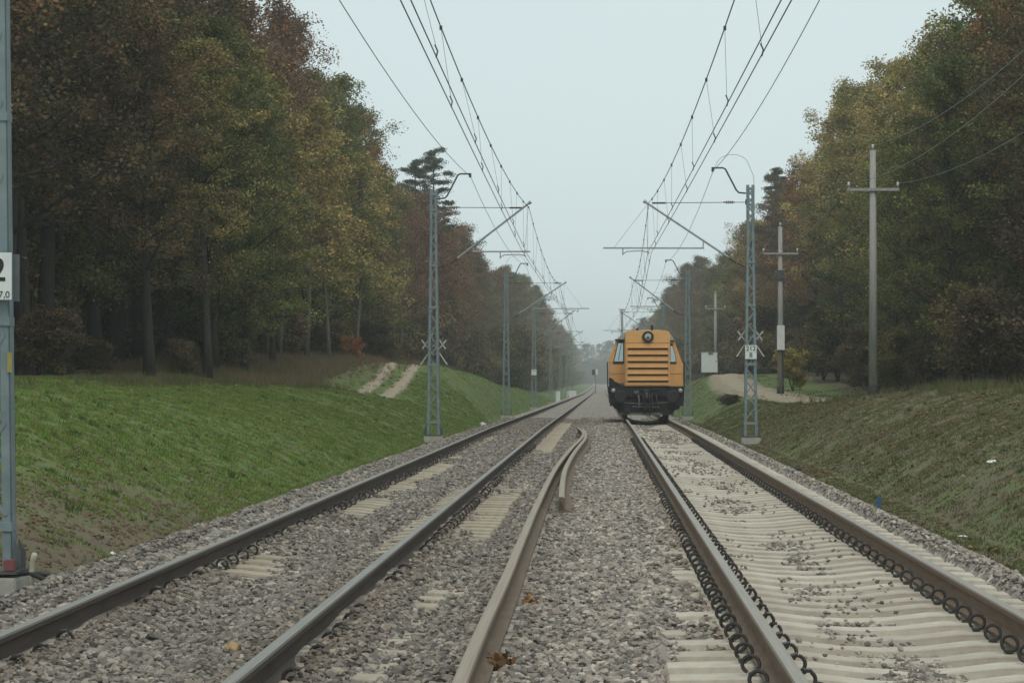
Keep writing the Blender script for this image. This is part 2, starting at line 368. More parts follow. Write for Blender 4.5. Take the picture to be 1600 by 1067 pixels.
def copy_tree(o, parent=None):
    c = o.copy(); COL.objects.link(c)
    if parent: c.parent = parent
    for ch in list(o.children): copy_tree(ch, c)
    return c
def grid(name, xs, ys, hf, m, zone=None):
    X, Y = np.meshgrid(xs, ys); Z = hf(X, Y); nx = len(xs); ny = len(ys)
    v = np.stack([X, Y, Z], -1).reshape(-1, 3)
    i = np.arange(nx - 1); j = np.arange(ny - 1); I, J = np.meshgrid(i, j); a = (J * nx + I).ravel()
    q = np.stack([a, a + 1, a + nx + 1, a + nx], -1)
    me = npmesh(name, v, q, None, zone(X, Y).reshape(-1, 3) if zone else None, 'zone'); me.materials.append(m); me.shade_smooth()
    return link(name, me)
def seg(*parts):
    r = np.concatenate([np.arange(a, b, s) for a, b, s in parts]); return np.append(r, parts[-1][1])

# ------------------------------------------------------------------ setting: ground, ballast, tracks of dirt
def zone(X, Y):
    R_ = np.zeros(X.shape + (3,))
    d = np.maximum(-X - 5, 0)
    br = .16 + .75 * (1 - sstep(.9, 3.8, d)) * (1 - sstep(26, 50, Y)) + .12 * (1 - sstep(0, 1.0, d))
    br = np.where(X < 0, br, .60 + .08 * sstep(5, 7, X) - .33 * sstep(7.8, 9.3, X) - .45 * sstep(72, 100, Y) * (1 - sstep(5.5, 8.5, X)) - .3 * sstep(90, 105, Y))
    mead = sstep(88, 100, Y) * sstep(0, 1.5, -X - np.interp(Y, *LX) - 1.5) * (X < 0) * (1 - sstep(150, 165, Y))
    R_[..., 0] = np.clip(br + .5 * mead, 0, 1)
    def near(pts, w):
        px = np.interp(Y, [q[1] for q in pts], [q[0] for q in pts]); return (1 - sstep(w * .35, w, np.abs(X - px))) * sstep(pts[0][1] - 2, pts[0][1], Y) * (1 - sstep(pts[-1][1], pts[-1][1] + 3, Y))
    R_[..., 2] = np.clip(near([(-10.65, 108), (-10.55, 118), (-10.9, 128), (-11.35, 138), (-11.8, 146)], .5) + near([(-9.5, 108), (-9.36, 118), (-9.7, 128), (-10.15, 138), (-10.55, 146)], .5)
        + near([(12.5, 110), (10.2, 117), (8.6, 127), (8.0, 140), (7.9, 155), (8.4, 172), (9.6, 186)], 2.0), 0, 1)
    lit = np.where(X < 0, sstep(14, 17, -X), sstep(11, 13.5, X)); R_[..., 1] = np.clip(lit + .35 * mead, 0, 1)
    return R_
xs = seg((-300, -60, 20), (-60, -22, 2.5), (-22, -14, .3), (-14, -4, .16), (-4, 3, 1), (3, 12, .16), (12, 16, .3), (16, 60, 2.5), (60, 300, 20))
ys = seg((-25, 14, 3), (14, 75, .3), (75, 130, .5), (130, 260, 1.5), (260, 600, 8), (600, 1750, 40))
ground = kind(grid('ground', xs, ys, hg, M['ground'], zone))
bx = np.arange(-5.7, 4.6, .1); by = seg((2, 10, .5), (10, 60, .2), (60, 130, .5), (130, 500, 4), (500, 1750, 25))
ballast = kind(grid('ballast_bed', bx, by, hb, M['ballast']))

def dirt_strip(name, pts, width):
    cs = []
    P = [Vector(p) for p in pts]
    for a, b in zip(P[:-1], P[1:]):
        for k in range(12): cs.append(a.lerp(b, k / 12))
    cs.append(P[-1]); V = []; F = []
    nn = 9
    for i, c in enumerate(cs):
        d = (cs[min(i + 1, len(cs) - 1)] - cs[max(i - 1, 0)]).normalized(); nrm = Vector((d.y, -d.x))
        w = width * (1 + .35 * float(vnoise(i / 3, 0, 31)))
        for k in range(nn):
            q = c + nrm * (k / (nn - 1) - .5) * w
            V.append((q.x, q.y, float(hg(q.x, q.y)) + .05 - .10 * abs(k / (nn - 1) - .5) ** 2 * 4))
    for i in range(len(cs) - 1):
        for k in range(nn - 1): F.append((i * nn + k, i * nn + k + 1, (i + 1) * nn + k + 1, (i + 1) * nn + k))
    b = MB(); b.add(V, F); return kind(b.build(name, M['sand'], smooth=True))
dirt_strip('dirt_path', [(-10.65, 108), (-10.55, 118), (-10.9, 128), (-11.35, 138), (-11.8, 146)], .66)
dirt_strip('dirt_path', [(-9.5, 108), (-9.36, 118), (-9.7, 128), (-10.15, 138), (-10.55, 146)], .66)
dirt_strip('sandy_road', [(12.5, 110), (10.2, 117), (8.6, 127), (8.0, 140), (7.9, 155), (8.4, 172), (9.6, 186)], 1.7)

# ------------------------------------------------------------------ rails
def rail_profile():
    half = [(0, -.172), (.075, -.172), (.075, -.160), (.030, -.147), (.010, -.136), (.0083, -.10), (.0085, -.060), (.016, -.047), (.0355, -.040), (.0362, -.014), (.030, -.004), (.014, 0)]
    return half[1:] + [(-x, z) for x, z in reversed(half[1:])]
def rail(name, label, path, m, group=None, lean=0):
    pf = rail_profile(); n = len(pf); V = []; F = []; head = []
    P = [Vector(p) for p in path]
    for i, p in enumerate(P):
        d = P[min(i + 1, len(P) - 1)] - P[max(i - 1, 0)]; d.normalize(); nx = Vector((d.y, -d.x, 0)).normalized(); up = nx.cross(d)
        for x, z in pf:
            V.append(p + nx * (x + lean * z) + up * z); head.append(1.0 if z > -.045 else 0.0)
    for i in range(len(P) - 1):
        for k in range(n):
            k2 = (k + 1) % n; F.append((i * n + k, i * n + k2, (i + 1) * n + k2, (i + 1) * n + k))
    F.append(tuple(range(n))); F.append(tuple(reversed(range((len(P) - 1) * n, len(P) * n))))
    b = MB(); b.add(V, F); o = b.build(name, m)
    at = o.data.attributes.new('head', 'FLOAT', 'POINT'); at.data.foreach_set('value', head)
    return tag(o, label, 'rail', group)
def straight(x, d0, d1):
    return [(x, float(d), float(zt(d))) for d in seg((d0, 60, 6), (60, 140, 4), (140, d1, 20))]
LC, RC, G = -2.40, 1.637, .7535
rail('steel_rail', 'outer running rail of the left track beside the grass bank, dark sides and shiny head', straight(LC - G, 6, 1700), M['rail_run'])
rail('steel_rail', 'inner running rail of the left track, dark sides and blue-grey polished head', straight(LC + G, 6, 1700), M['rail_run'])
rail('steel_rail', 'dull tan rail under the left wheels of the orange locomotive', straight(RC - G, 6, 700), M['rail_new'])
rail('steel_rail', 'dull brown rail under the right wheels of the orange locomotive', straight(RC + G, 6, 700), M['rail_new'])
def unproject(px, py, z):                     # photo point to the plane at height z (used once, to lay the loose rails)
    s = (594.5 - py) / (z - 1.326); return ((px - 940) / s, 4000 / s, z)
def smooth_path(pts, k=8):
    P = [Vector(p) for p in pts]; r = []
    for i in range(len(P) - 1):
        a, b, c, d = P[max(i - 1, 0)], P[i], P[i + 1], P[min(i + 2, len(P) - 1)]
        for j in range(k):
            t_ = j / k; r.append(.5 * (2 * b + (c - a) * t_ + (2 * a - 5 * b + 4 * c - d) * t_ ** 2 + (3 * b - a - 3 * c + d) * t_ ** 3))
    r.append(P[-1]); return r
zl = .045
long_px = [(700, 1110), (727, 1040), (757, 970), (790, 900), (818, 834), (842, 780), (868, 730), (891, 701), (905, 687), (911, 679), (910, 673), (903, 667.5)]
LOOSE = []
rail('loose_rail', 'long rusty rail lying loose on the ballast between the two tracks', LOOSE.extend(smooth_path([unproject(a, b, zl) for a, b in long_px])) or smooth_path([unproject(a, b, zl) for a, b in long_px]), M['rail_loose'])
short_px = [(877, 776), (878, 757), (882, 734), (890, 717), (899, 703), (908, 692), (914, 684), (915, 676), (910, 668.5)]
rail('loose_rail', 'short rusty rail leaning on the long loose one with its cut end showing', LOOSE.extend(smooth_path([unproject(a, b, zl - .01) for a, b in short_px])) or smooth_path([unproject(a, b, zl - .01) for a, b in short_px]), M['rail_loose'], lean=-.25)

# ------------------------------------------------------------------ sleepers with their ring clips
def sleeper_mesh():
    st = [(-1.30, -.215, .115), (-1.285, -.200, .125), (-1.0, -.193, .130), (-.62, -.189, .132), (-.5, -.193, .125), (-.25, -.222, .105), (0, -.232, .10)]
    st = st + [(-x, z, w) for x, z, w in reversed(st[:-1])]
    V = []; F = []
    for x, z, w in st:
        V += [(x, -w - .03, -.40), (x, -w - .012, z - .05), (x, -w, z - .006), (x, -w + .007, z), (x, w - .007, z), (x, w, z - .006), (x, w + .012, z - .05), (x, w + .03, -.40)]
    n = 8
    for i in range(len(st) - 1):
        for k in range(n):
            k2 = (k + 1) % n; F.append((i * n + k, i * n + k2, (i + 1) * n + k2, (i + 1) * n + k))
    F.append(tuple(range(n))); F.append(tuple(reversed(range((len(st) - 1) * n, len(st) * n))))
    b = MB(); b.add(V, F); o = b.build('sleeper', M['sleeper']); me = o.data; bpy.data.objects.remove(o); return me
SL_ME = sleeper_mesh()
def clip_mesh():
    b = MB(); pts = []
    for k in range(17):
        a = 2 * math.pi * k / 18 - .45 * math.pi
        pts.append((.044 * math.cos(a), .012 * math.sin(a * .5), .044 * math.sin(a)))
    b.tube(pts, .0105, 7); b.box(-.02, .02, -.03, .03, -.055, -.04)
    o = b.build('rail_clip', M['clip'], smooth=False); me = o.data; bpy.data.objects.remove(o); return me
CL_ME = clip_mesh()
SLG = 'pale concrete sleepers under the right-hand track'; SLG2 = 'sleepers half buried under the left-hand track'
def sleeper(cx, D, label, group, sides):
    j = random.uniform(-.012, .012)
    o = link('concrete_sleeper', SL_ME); o.location = (cx + j, D + random.uniform(-.02, .02), float(zt(D)) + random.uniform(-.004, .003)); o.rotation_euler = (0, 0, random.uniform(-.012, .012))
    tag(o, label, 'sleeper', group)
    for sx, sd in sides:
        c = link('rail_clip', CL_ME, o); c.location = (sx * G + sd * .118 - j, random.uniform(-.012, .012), -.132 - (.018 * random.random() if cx < 0 else 0)); c.rotation_euler = (random.uniform(-.15, .15), random.uniform(-.3, .3) + (math.pi if sd > 0 else 0), random.uniform(-.12, .12))
for k in range(int((104 - 9.6) / .6)):
    D = 9.6 + .6 * k
    sides = [(-1, -1), (-1, 1), (1, -1)] if D < 64 else []
    sleeper(RC, D, 'pale bare concrete sleeper with ring clips under the right-hand track', SLG, sides)
for k in range(int((96 - 11.4) / .6)):
    D = 11.4 + .6 * k
    sides = [q for q in ((-1, 1), (1, 1)) if random.random() > (.12 if q[0] < 0 else (.55 if D < 22 else .15))] if D < 58 else []
    sleeper(LC, D, 'concrete sleeper mostly buried in grey ballast under the left-hand track', SLG2, sides)

# ------------------------------------------------------------------ loose ballast stones (stuff)
def stone_protos(n=8):
    c = bpy.data.collections.new('stone_shapes')
    for i in range(n):
        bm = bmesh.new()
        for k in range(16):
            q = Vector(rng.normal(size=3)).normalized() * random.uniform(.8, 1.0); bm.verts.new((q.x * random.uniform(.75, 1.15), q.y * .85, q.z * .62))
        bmesh.ops.convex_hull(bm, input=bm.verts[:])
        for v in [v for v in bm.verts if not v.link_faces]: bm.verts.remove(v)
        me = bpy.data.meshes.new('stone_shape'); bm.to_mesh(me); bm.free(); me.materials.append(M['stone'])
        o = bpy.data.objects.new('stone_shape', me); c.objects.link(o)
    return c
def scatter(name, coll, pos, rot, scl):
    me = bpy.data.meshes.new(name); me.vertices.add(len(pos)); me.vertices.foreach_set('co', np.asarray(pos, np.float32).ravel())
    a = me.attributes.new('rot', 'FLOAT_VECTOR', 'POINT'); a.data.foreach_set('vector', np.asarray(rot, np.float32).ravel())
    a = me.attributes.new('scl', 'FLOAT', 'POINT'); a.data.foreach_set('value', np.asarray(scl, np.float32))
    o = link(name, me)
    g = bpy.data.node_groups.new(name, 'GeometryNodeTree')
    g.interface.new_socket('Geometry', in_out='INPUT', socket_type='NodeSocketGeometry'); g.interface.new_socket('Geometry', in_out='OUTPUT', socket_type='NodeSocketGeometry')
    i = g.nodes.new('NodeGroupInput'); q = g.nodes.new('NodeGroupOutput'); ip = g.nodes.new('GeometryNodeInstanceOnPoints')
    ci = g.nodes.new('GeometryNodeCollectionInfo'); ci.inputs['Collection'].default_value = coll; ci.inputs['Separate Children'].default_value = True; ci.inputs['Reset Children'].default_value = True
    r_ = g.nodes.new('GeometryNodeInputNamedAttribute'); r_.data_type = 'FLOAT_VECTOR'; r_.inputs['Name'].default_value = 'rot'
    s_ = g.nodes.new('GeometryNodeInputNamedAttribute'); s_.data_type = 'FLOAT'; s_.inputs['Name'].default_value = 'scl'
    rv = g.nodes.new('FunctionNodeRandomValue'); rv.data_type = 'INT'; rv.inputs['Min'].default_value = 0; rv.inputs['Max'].default_value = len(coll.objects) - 1
    for s in rv.inputs:
        if s.type == 'INT' and s.name == 'Max': s.default_value = len(coll.objects) - 1
        if s.type == 'INT' and s.name == 'Min': s.default_value = 0
    rout = [s for s in rv.outputs if s.type == 'INT'][0]
    L = g.links.new
    L(i.outputs[0], ip.inputs['Points']); L(ci.outputs[0], ip.inputs['Instance']); ip.inputs['Pick Instance'].default_value = True
    L(rout, ip.inputs['Instance Index']); L(r_.outputs[0], ip.inputs['Rotation']); L(s_.outputs[0], ip.inputs['Scale']); L(ip.outputs[0], q.inputs[0])
    md = o.modifiers.new('scatter', 'NODES'); md.node_group = g; return o
STN = stone_protos()
PX = []; SC = []
for d0, d1, dens, s0, s1 in ((9.5, 20, 760, .016, .036), (20, 34, 460, .018, .038), (34, 60, 230, .022, .042), (60, 110, 75, .03, .05)):
    n = int((d1 - d0) * 9.7 * dens); x = rng.uniform(-5.35, 4.3, n); D = rng.uniform(d0, d1, n)
    vis = np.abs(x + .235 * 0) < 99
    vis &= (x > -.27 * D - .6) & (x < .23 * D + .6)                       # nothing beside the frame's reach
    x = x[vis]; D = D[vis]; n = len(x)
    c = cover(x, D)
    nearrail = np.min(np.abs(x[:, None] - np.array([LC - G, LC + G, RC - G, RC + G])[None, :]), 1)
    onsleeper = (c < .5) & (rng.uniform(size=n) > np.where(x < -.4, .62, np.where(np.abs(x - 1.64) < .36, .8, .45)))                      # bare areas: fewer stones
    lo = sorted([(q.y, q.x) for q in LOOSE]); lx = np.interp(D, [q[0] for q in lo], [q[1] for q in lo], left=99, right=99)
    keep = (nearrail > .085) & ~onsleeper & (np.abs(x - lx) > .115)
    x = x[keep]; D = D[keep]; n = len(x)
    s = rng.uniform(s0, s1, n) * np.where(rng.uniform(size=n) < .12, 1.35, 1)
    z = hb(x, D) + rng.uniform(-.012, .016, n)
    PX.append(np.stack([x, D, z], -1)); SC.append(s)
    # a few stones lying on top of the bare sleepers of the right track
    m_ = int((d1 - d0) * 34); xx = RC + rng.normal(0, .34, m_); DD = rng.uniform(d0, d1, m_)
    cl_ = vnoise(xx / .5, DD / 1.6, 41) > .02; xx = xx[cl_]; DD = DD[cl_]; k_ = np.abs(np.abs(xx - RC) - G) > .1; xx = xx[k_]; DD = DD[k_]
    PX.append(np.stack([xx, DD, zt(DD) - .234 + .043 * np.minimum(np.abs(xx - RC) / .5, 1) + .012], -1)); SC.append(rng.uniform(s0 * .7, s1 * .8, len(xx)))
PX = np.concatenate(PX); SC = np.concatenate(SC)
ROT = np.stack([rng.uniform(-.5, .5, len(PX)), rng.uniform(-.5, .5, len(PX)), rng.uniform(0, 6.28, len(PX))], -1)
kind(scatter('ballast_stones', STN, PX, ROT, SC), 'stuff')['label'] = 'loose grey crushed ballast stones around and between the tracks'

# ------------------------------------------------------------------ grass (stuff)
def grass(name, label, x, D, nb, h0, h1, w, pal, lean=.5, zoff=0):
    n = len(x) * nb
    X = np.repeat(x, nb) + rng.normal(0, .05, n); Y = np.repeat(D, nb) + rng.normal(0, .05, n); Z = hg(X, Y) - .01 + zoff
    a = rng.uniform(0, 6.283, n); hh = rng.uniform(h0, h1, n) * np.repeat(rng.uniform(.6, 1.25, len(x)), nb); l = rng.uniform(.1, lean, n) * hh
    b = rng.uniform(-.7, .7, n); cx = np.cos(b) * w / 2; cyy = np.sin(b) * w / 2
    v = np.empty((n, 3, 3)); v[:, 0] = np.stack([X - cx, Y - cyy, Z], -1); v[:, 1] = np.stack([X + cx, Y + cyy, Z], -1); v[:, 2] = np.stack([X + np.cos(a) * l, Y + np.sin(a) * l, Z + hh], -1)
    pal = np.asarray(pal); ti = np.repeat(rng.integers(0, len(pal), len(x)), nb); tone = pal[ti] * rng.uniform(.75, 1.25, (n, 1))
    me = npmesh(name, v.reshape(-1, 3), None, np.arange(3 * n).reshape(-1, 3), np.repeat(tone, 3, 0)); me.materials.append(M['grass'])
    o = kind(link(name, me), 'stuff'); o['label'] = label; return o
def field(x0f, x1f, d0, d1, dens, keepf):
    n = int((d1 - d0) * 12 * dens); D = rng.uniform(d0, d1, n); x = rng.uniform(0, 1, n); a = x0f(D); b = x1f(D); x = a + (b - a) * x
    k = keepf(x, D) > rng.uniform(0, 1, n); k &= (np.abs(x) < 40) & (x > -.29 * D - 2) & (x < .25 * D + 2.5); return x[k], D[k]
GREEN = [(.125, .19, .032), (.145, .215, .04), (.18, .225, .05), (.085, .13, .028), (.185, .195, .06), (.11, .19, .034)]
DRY = [(.14, .11, .065), (.10, .085, .05), (.085, .09, .035), (.16, .13, .085)]
PXs, PDs = [], []
for d0, d1, de in ((18, 45, 56), (45, 80, 42), (80, 130, 26), (130, 300, 5)):
    x, D = field(lambda D: -np.interp(D, *LX) - 3.5, lambda D: -5.15 + 0 * D, d0, d1, de,
                 lambda x, D: np.clip(1.05 - .95 * (1 - sstep(.9, 4.0, -x - 5)) * (1 - sstep(26, 50, D)) + .9 * vnoise(x / 1.1, D / 1.8, 51), 0, 1) * np.where((D > 104) & (D < 147) & (x < -8.8 - .02 * (D - 108)), .08, 1))
    PXs.append(x); PDs.append(D)
grass('grass', 'short green grass covering the left-hand bank', np.concatenate(PXs), np.concatenate(PDs), 15, .025, .07, .018, GREEN, 1.3)
PXs, PDs = [], []
for d0, d1, de in ((17, 60, 46), (60, 125, 30), (125, 260, 4)):
    x, D = field(lambda D: 4.0 + 0 * D, lambda D: np.interp(D, *RX) + 3.0, d0, d1, de, lambda x, D: np.clip(.72 + .8 * vnoise(x / 1.4, D / 2.4, 52) + .4 * sstep(75, 100, D), 0, 1) * (1 - .95 * ((np.abs(x - np.interp(D, [110, 117, 127, 140, 155, 172, 186], [12.5, 10.2, 8.6, 8, 7.9, 8.4, 9.6])) < 1.4) & (D > 108) & (D < 188))))
    PXs.append(x); PDs.append(D)
grass('grass', 'patchy short grass on the right-hand bank', np.concatenate(PXs), np.concatenate(PDs), 12, .02, .06, .018, [(.085, .12, .028), (.10, .13, .034), (.12, .125, .045), (.14, .115, .06), (.08, .10, .026), (.15, .12, .07), (.11, .09, .05)], 1.5)
PXs, PDs = [], []
for sgn in (-1, 1):
    x, D = field(lambda D: sgn * 4.6 + 0 * D, lambda D: sgn * 13.0 + 0 * D, 20, 110, 6 if sgn < 0 else 20, lambda x, D: np.clip(.35 + 1.2 * vnoise(x / 1.3, D / 2, 53), 0, 1))
    PXs.append(x); PDs.append(D)
x, D = field(lambda D: -18 + 0 * D, lambda D: -np.interp(D, *LX) - .8, 92, 165, 16, lambda x, D: 1 - .97 * ((D > 106) & (D < 148) & (x > -12.4)))
grass('dry_grass', 'dry brown grass and weeds in front of the wood by the dirt tracks', x, D, 8, .12, .5, .022, [(.19, .14, .095), (.16, .135, .075), (.13, .135, .06), (.21, .13, .085)], .5)
grass('dry_grass', 'dry tan grass tufts scattered on both banks', np.concatenate(PXs), np.concatenate(PDs), 8, .02, .07, .015, [(.19, .145, .085), (.15, .12, .07), (.12, .115, .045), (.21, .17, .11)], 1.6)

WX = []
for a_, b_, d0, d1, de in ((-13, -5.8, 18, 130, .5), (4.6, 12, 22, 120, .4)): WX.append(field(lambda D: a_ + 0 * D, lambda D: b_ + 0 * D, d0, d1, de, lambda x, D: np.clip(.5 + 1.5 * vnoise(x / 2, D / 3, 71), 0, 1)))
grass('weeds', 'darker low weeds and taller tufts dotted over both banks', np.concatenate([q[0] for q in WX]), np.concatenate([q[1] for q in WX]), 22, .04, .12, .028, [(.06, .10, .03), (.075, .12, .03), (.11, .12, .045), (.05, .085, .03)], .8)
WX = []
for sg in (-1, 1): WX.append(field((lambda D: -np.interp(D, *LX) - 2.5) if sg < 0 else (lambda D: np.interp(D, *RX) - .8), (lambda D: -np.interp(D, *LX) + 1.0) if sg < 0 else (lambda D: np.interp(D, *RX) + 2.5), 50, 112, 1.2, lambda x, D: np.clip(.35 + 1.6 * vnoise(x / 2, D / 4, 81), 0, 1)))
grass('tall_weeds', 'taller dry stems and weeds along the crests of both banks', np.concatenate([q[0] for q in WX]), np.concatenate([q[1] for q in WX]), 14, .10, .42, .02, [(.12, .115, .05), (.14, .11, .065), (.085, .11, .035)], .6)
# clods and fallen leaves on the banks (stuff)
CLM = simple('clod_soil', (.075, .052, .03), (.15, .11, .065), 6, 1.0)
cc = bpy.data.collections.new('clod_shapes')
for so in STN.objects:
    me = so.data.copy(); me.materials.clear(); me.materials.append(CLM); cc.objects.link(bpy.data.objects.new('clod_shape', me))
CX = []
x, D = field(lambda D: -9.5 + 0 * D, lambda D: -5.1 + 0 * D, 18, 52, 34, lambda x, D: .8 * (1 - sstep(1.0, 4.2, -x - 5)) * (1 - sstep(28, 52, D)) * np.clip(.7 + vnoise(x / .8, D / 1.2, 61), 0, 1)); CX.append((x, D))
x, D = field(lambda D: 4.1 + 0 * D, lambda D: 12 + 0 * D, 22, 95, 10, lambda x, D: np.clip(.45 + 1.4 * vnoise(x / 1.2, D / 2, 62), 0, 1)); CX.append((x, D))
x = np.concatenate([q[0] for q in CX]); D = np.concatenate([q[1] for q in CX]); n = len(x)
kind(scatter('soil_clods', cc, np.stack([x, D, hg(x, D) + .005], -1), np.stack([rng.uniform(-.5, .5, n), rng.uniform(-.5, .5, n), rng.uniform(0, 6.28, n)], -1), rng.uniform(.015, .06, n) ** 1.0), 'stuff')['label'] = 'brown soil clods on the bare parts of the banks'
CX = []
for a_, b_, d0, d1, de in ((-16, -5.1, 18, 130, 3.0), (4.0, 14, 20, 130, 13)):
    CX.append(field(lambda D: a_ + 0 * D, lambda D: b_ + 0 * D, d0, d1, de, lambda x, D: np.clip(.5 + 1.3 * vnoise(x / 1.6, D / 2.5, 63), 0, 1) + .4 * (np.abs(x) > 11)))
x = np.concatenate([q[0] for q in CX]); D = np.concatenate([q[1] for q in CX]); n = len(x)
c = np.stack([x, D, hg(x, D) + .03], -1); a = rng.uniform(0, 6.28, n); sz = rng.uniform(.03, .075, n); ti = rng.uniform(-.6, .6, (n, 2))
ux = np.stack([np.cos(a), np.sin(a), ti[:, 0]], -1) * sz[:, None]; vx = np.stack([-np.sin(a), np.cos(a), ti[:, 1]], -1) * sz[:, None] * .6
v = np.stack([c - ux, c + vx, c + ux, c - vx], 1).reshape(-1, 3)
LP = np.array([(.16, .10, .05), (.12, .07, .04), (.20, .14, .075), (.09, .055, .035), (.22, .17, .10), (.17, .085, .04)])
me = npmesh('leaf_litter', v, np.arange(len(v)).reshape(-1, 4), None, np.repeat(LP[rng.integers(0, 6, n)] * rng.uniform(.7, 1.3, (n, 1)), 4, 0)); me.materials.append(M['grass'])
o = kind(link('leaf_litter', me), 'stuff'); o['label'] = 'brown fallen leaves strewn over both banks'

# ------------------------------------------------------------------ trees
PAL = {
    'oakdark': [(.058, .048, .024), (.074, .055, .027), (.045, .045, .022), (.092, .060, .032), (.052, .056, .024), (.105, .062, .036)],
    'oakgreen': [(.072, .10, .030), (.098, .126, .035), (.12, .125, .038), (.08, .08, .028), (.062, .09, .028)],
    'yellow': [(.19, .175, .06), (.155, .16, .055), (.20, .155, .06), (.115, .135, .048), (.175, .15, .055)],
    'red': [(.115, .055, .032), (.090, .050, .030), (.135, .060, .030), (.075, .055, .030), (.10, .066, .04)],
    'orange': [(.170, .088, .030), (.140, .082, .028), (.110, .080, .028), (.19, .10, .035), (.085, .075, .028)],
    'brown': [(.090, .062, .042), (.105, .060, .038), (.075, .056, .040), (.085, .066, .036)],
    'pine': [(.022, .036, .024), (.030, .045, .028), (.036, .052, .030)],
    'bushyellow': [(.21, .18, .035), (.18, .165, .04), (.14, .14, .04)],
    'bushred': [(.2, .085, .035), (.17, .08, .035), (.13, .08, .035)],
    'bushbrown': [(.085, .06, .04), (.07, .058, .035), (.095, .07, .04), (.06, .06, .03)],
    'bushgreen': [(.055, .062, .025), (.075, .078, .028), (.11, .095, .03), (.07, .06, .025)],
}
def leaves(cent, rad, per, size, pal, flat=.7, seed=0):
    r = np.random.default_rng(seed); C = np.repeat(np.asarray(cent), per, 0); n = len(C)
    rr = np.repeat(np.asarray(rad), per)
    off = r.normal(0, 1, (n, 3)); off /= np.maximum(np.linalg.norm(off, axis=1, keepdims=True), 1e-6); off *= (r.uniform(0, 1, (n, 1)) ** .45)
    P = C + off * rr[:, None] * np.array([1, 1, flat])
    u = r.normal(size=(n, 3)); u[:, 2] *= .6; u /= np.linalg.norm(u, axis=1, keepdims=True); w = np.cross(u, r.normal(size=(n, 3))); w /= np.maximum(np.linalg.norm(w, axis=1, keepdims=True), 1e-6)
    s = size * r.uniform(.6, 1.35, (n, 1))
    v = np.stack([P - u * s * .5, P + w * s * .34, P + u * s * .5, P - w * s * .34], 1)
    pal = np.asarray(pal); ci = np.repeat(r.integers(0, len(pal), len(cent)), per); alt = r.uniform(size=n) < .4; ci = np.where(alt, r.integers(0, len(pal), n), ci)
    tone = pal[ci] * r.uniform(.6, 1.45, (n, 1)) * np.repeat(r.uniform(.68, 1.36, (len(cent), 1)), per, 0) * np.array([1.90, 1.66, 1.48])
    tone = tone * .87 + .13 * tone.mean(1, keepdims=True) * np.array([1.04, 1.03, .86])
    return v.reshape(-1, 3), np.repeat(tone, 4, 0)
def tree_meshes(key, seed, H, cb, Rm, limbs, sub, per, size, clump, tr, pal, bark='bark', conifer=False, stems=1, low=.0):
    rd = random.Random(seed); wood = MB(); cent = []; rad = []
    for st in range(stems):
        lean = Vector((rd.uniform(-.05, .05), rd.uniform(-.05, .05), 0)) if stems == 1 else Vector((rd.uniform(-.4, .4), rd.uniform(-.4, .4), 0))
        tp = []
        for k in range(9):
            f = k / 8; z = f * H * .96
            tp.append(Vector((lean.x * z + .18 * math.sin(f * 5 + seed) * f, lean.y * z + .18 * math.cos(f * 4 + seed * 2) * f, z)))
        rr = [tr * (1.35 if k == 0 else 1) * (1 - .9 * (k / 8)) + .015 for k in range(9)]
        wood.tube(tp, rr, 8)
        def at(z):
            f = min(max(z / (H * .96), 0), 1) * 8; i = min(int(f), 7); return tp[i].lerp(tp[i + 1], f - i), tr * (1 - .9 * f / 8) + .012
        for k in range(limbs):
            t_ = (k + rd.random()) / limbs; z = cb + (H * .97 - cb) * t_ ** (.9 if not conifer else 1)
            p, pr = at(z); az = k * 2.399 + rd.uniform(-.5, .5)
            if conifer: env = Rm * (1.04 - t_) ** .55 * rd.uniform(.35, 1.1); el = rd.uniform(-.12, .45)
            else: env = Rm * max(.04, 1 - ((t_ - .3) / .73) ** 2) ** .62 * rd.uniform(.62, 1.15); el = R(rd.uniform(5, 36)) + .55 * t_
            d = Vector((math.cos(az) * math.cos(el), math.sin(az) * math.cos(el), math.sin(el)))
            q1 = p + d * env * .5 + Vector((rd.uniform(-.3, .3), rd.uniform(-.3, .3), rd.uniform(-.2, .25))) * env * .15
            q2 = p + d * env + Vector((rd.uniform(-.3, .3), rd.uniform(-.3, .3), (.0 if conifer else rd.uniform(-.1, .3)))) * env * .25
            wood.tube([p, q1, q2], [pr * .5, pr * .28, .012], 4, False)
            for j in range(sub):
                f = .3 + .7 * (j + rd.random()) / sub; b0 = (p.lerp(q1, f * 2) if f < .5 else q1.lerp(q2, f * 2 - 1))
                a2 = rd.uniform(0, 6.28); e2 = Vector((math.cos(a2), math.sin(a2), rd.uniform(-.25, .75) if not conifer else rd.uniform(-.08, .12))); L = env * rd.uniform(.14, .36)
                b1 = b0 + e2 * L
                wood.tube([b0, b1], [max(pr * .12, .012), .006], 3, False)
                cent.append(b1); rad.append(clump * rd.uniform(.6, 1.25))
                if rd.random() < .4: cent.append(b0.lerp(b1, .5) + Vector((0, 0, .1))); rad.append(clump * rd.uniform(.5, .9))
    o = wood.build('trunk', M[bark], smooth=True); tm = o.data; bpy.data.objects.remove(o)
    v, c = leaves([tuple(q) for q in cent], rad, per, size, PAL[pal], .42 if conifer else .72, seed)
    cm = npmesh('crown', v, np.arange(len(v)).reshape(-1, 4), None, c); cm.materials.append(M['leaf'])
    return tm, cm
TK = {}
def kindspec(k, phrase, cat='tree', **kw): TK[k] = (phrase, cat, [tree_meshes(k, s, **{**kw, **({'pal': kw['pal']})}) for s in kw.pop('seeds')])
def K(k, phrase, cat, seeds, **kw): TK[k] = (phrase, cat, [tree_meshes(k, s, **kw) for s in seeds])
K('oakdark', 'dark brown-green oak', 'tree', (1, 2, 3), H=20, cb=4.8, Rm=5.0, limbs=34, sub=7, per=92, size=.155, clump=.85, tr=.30, pal='oakdark')
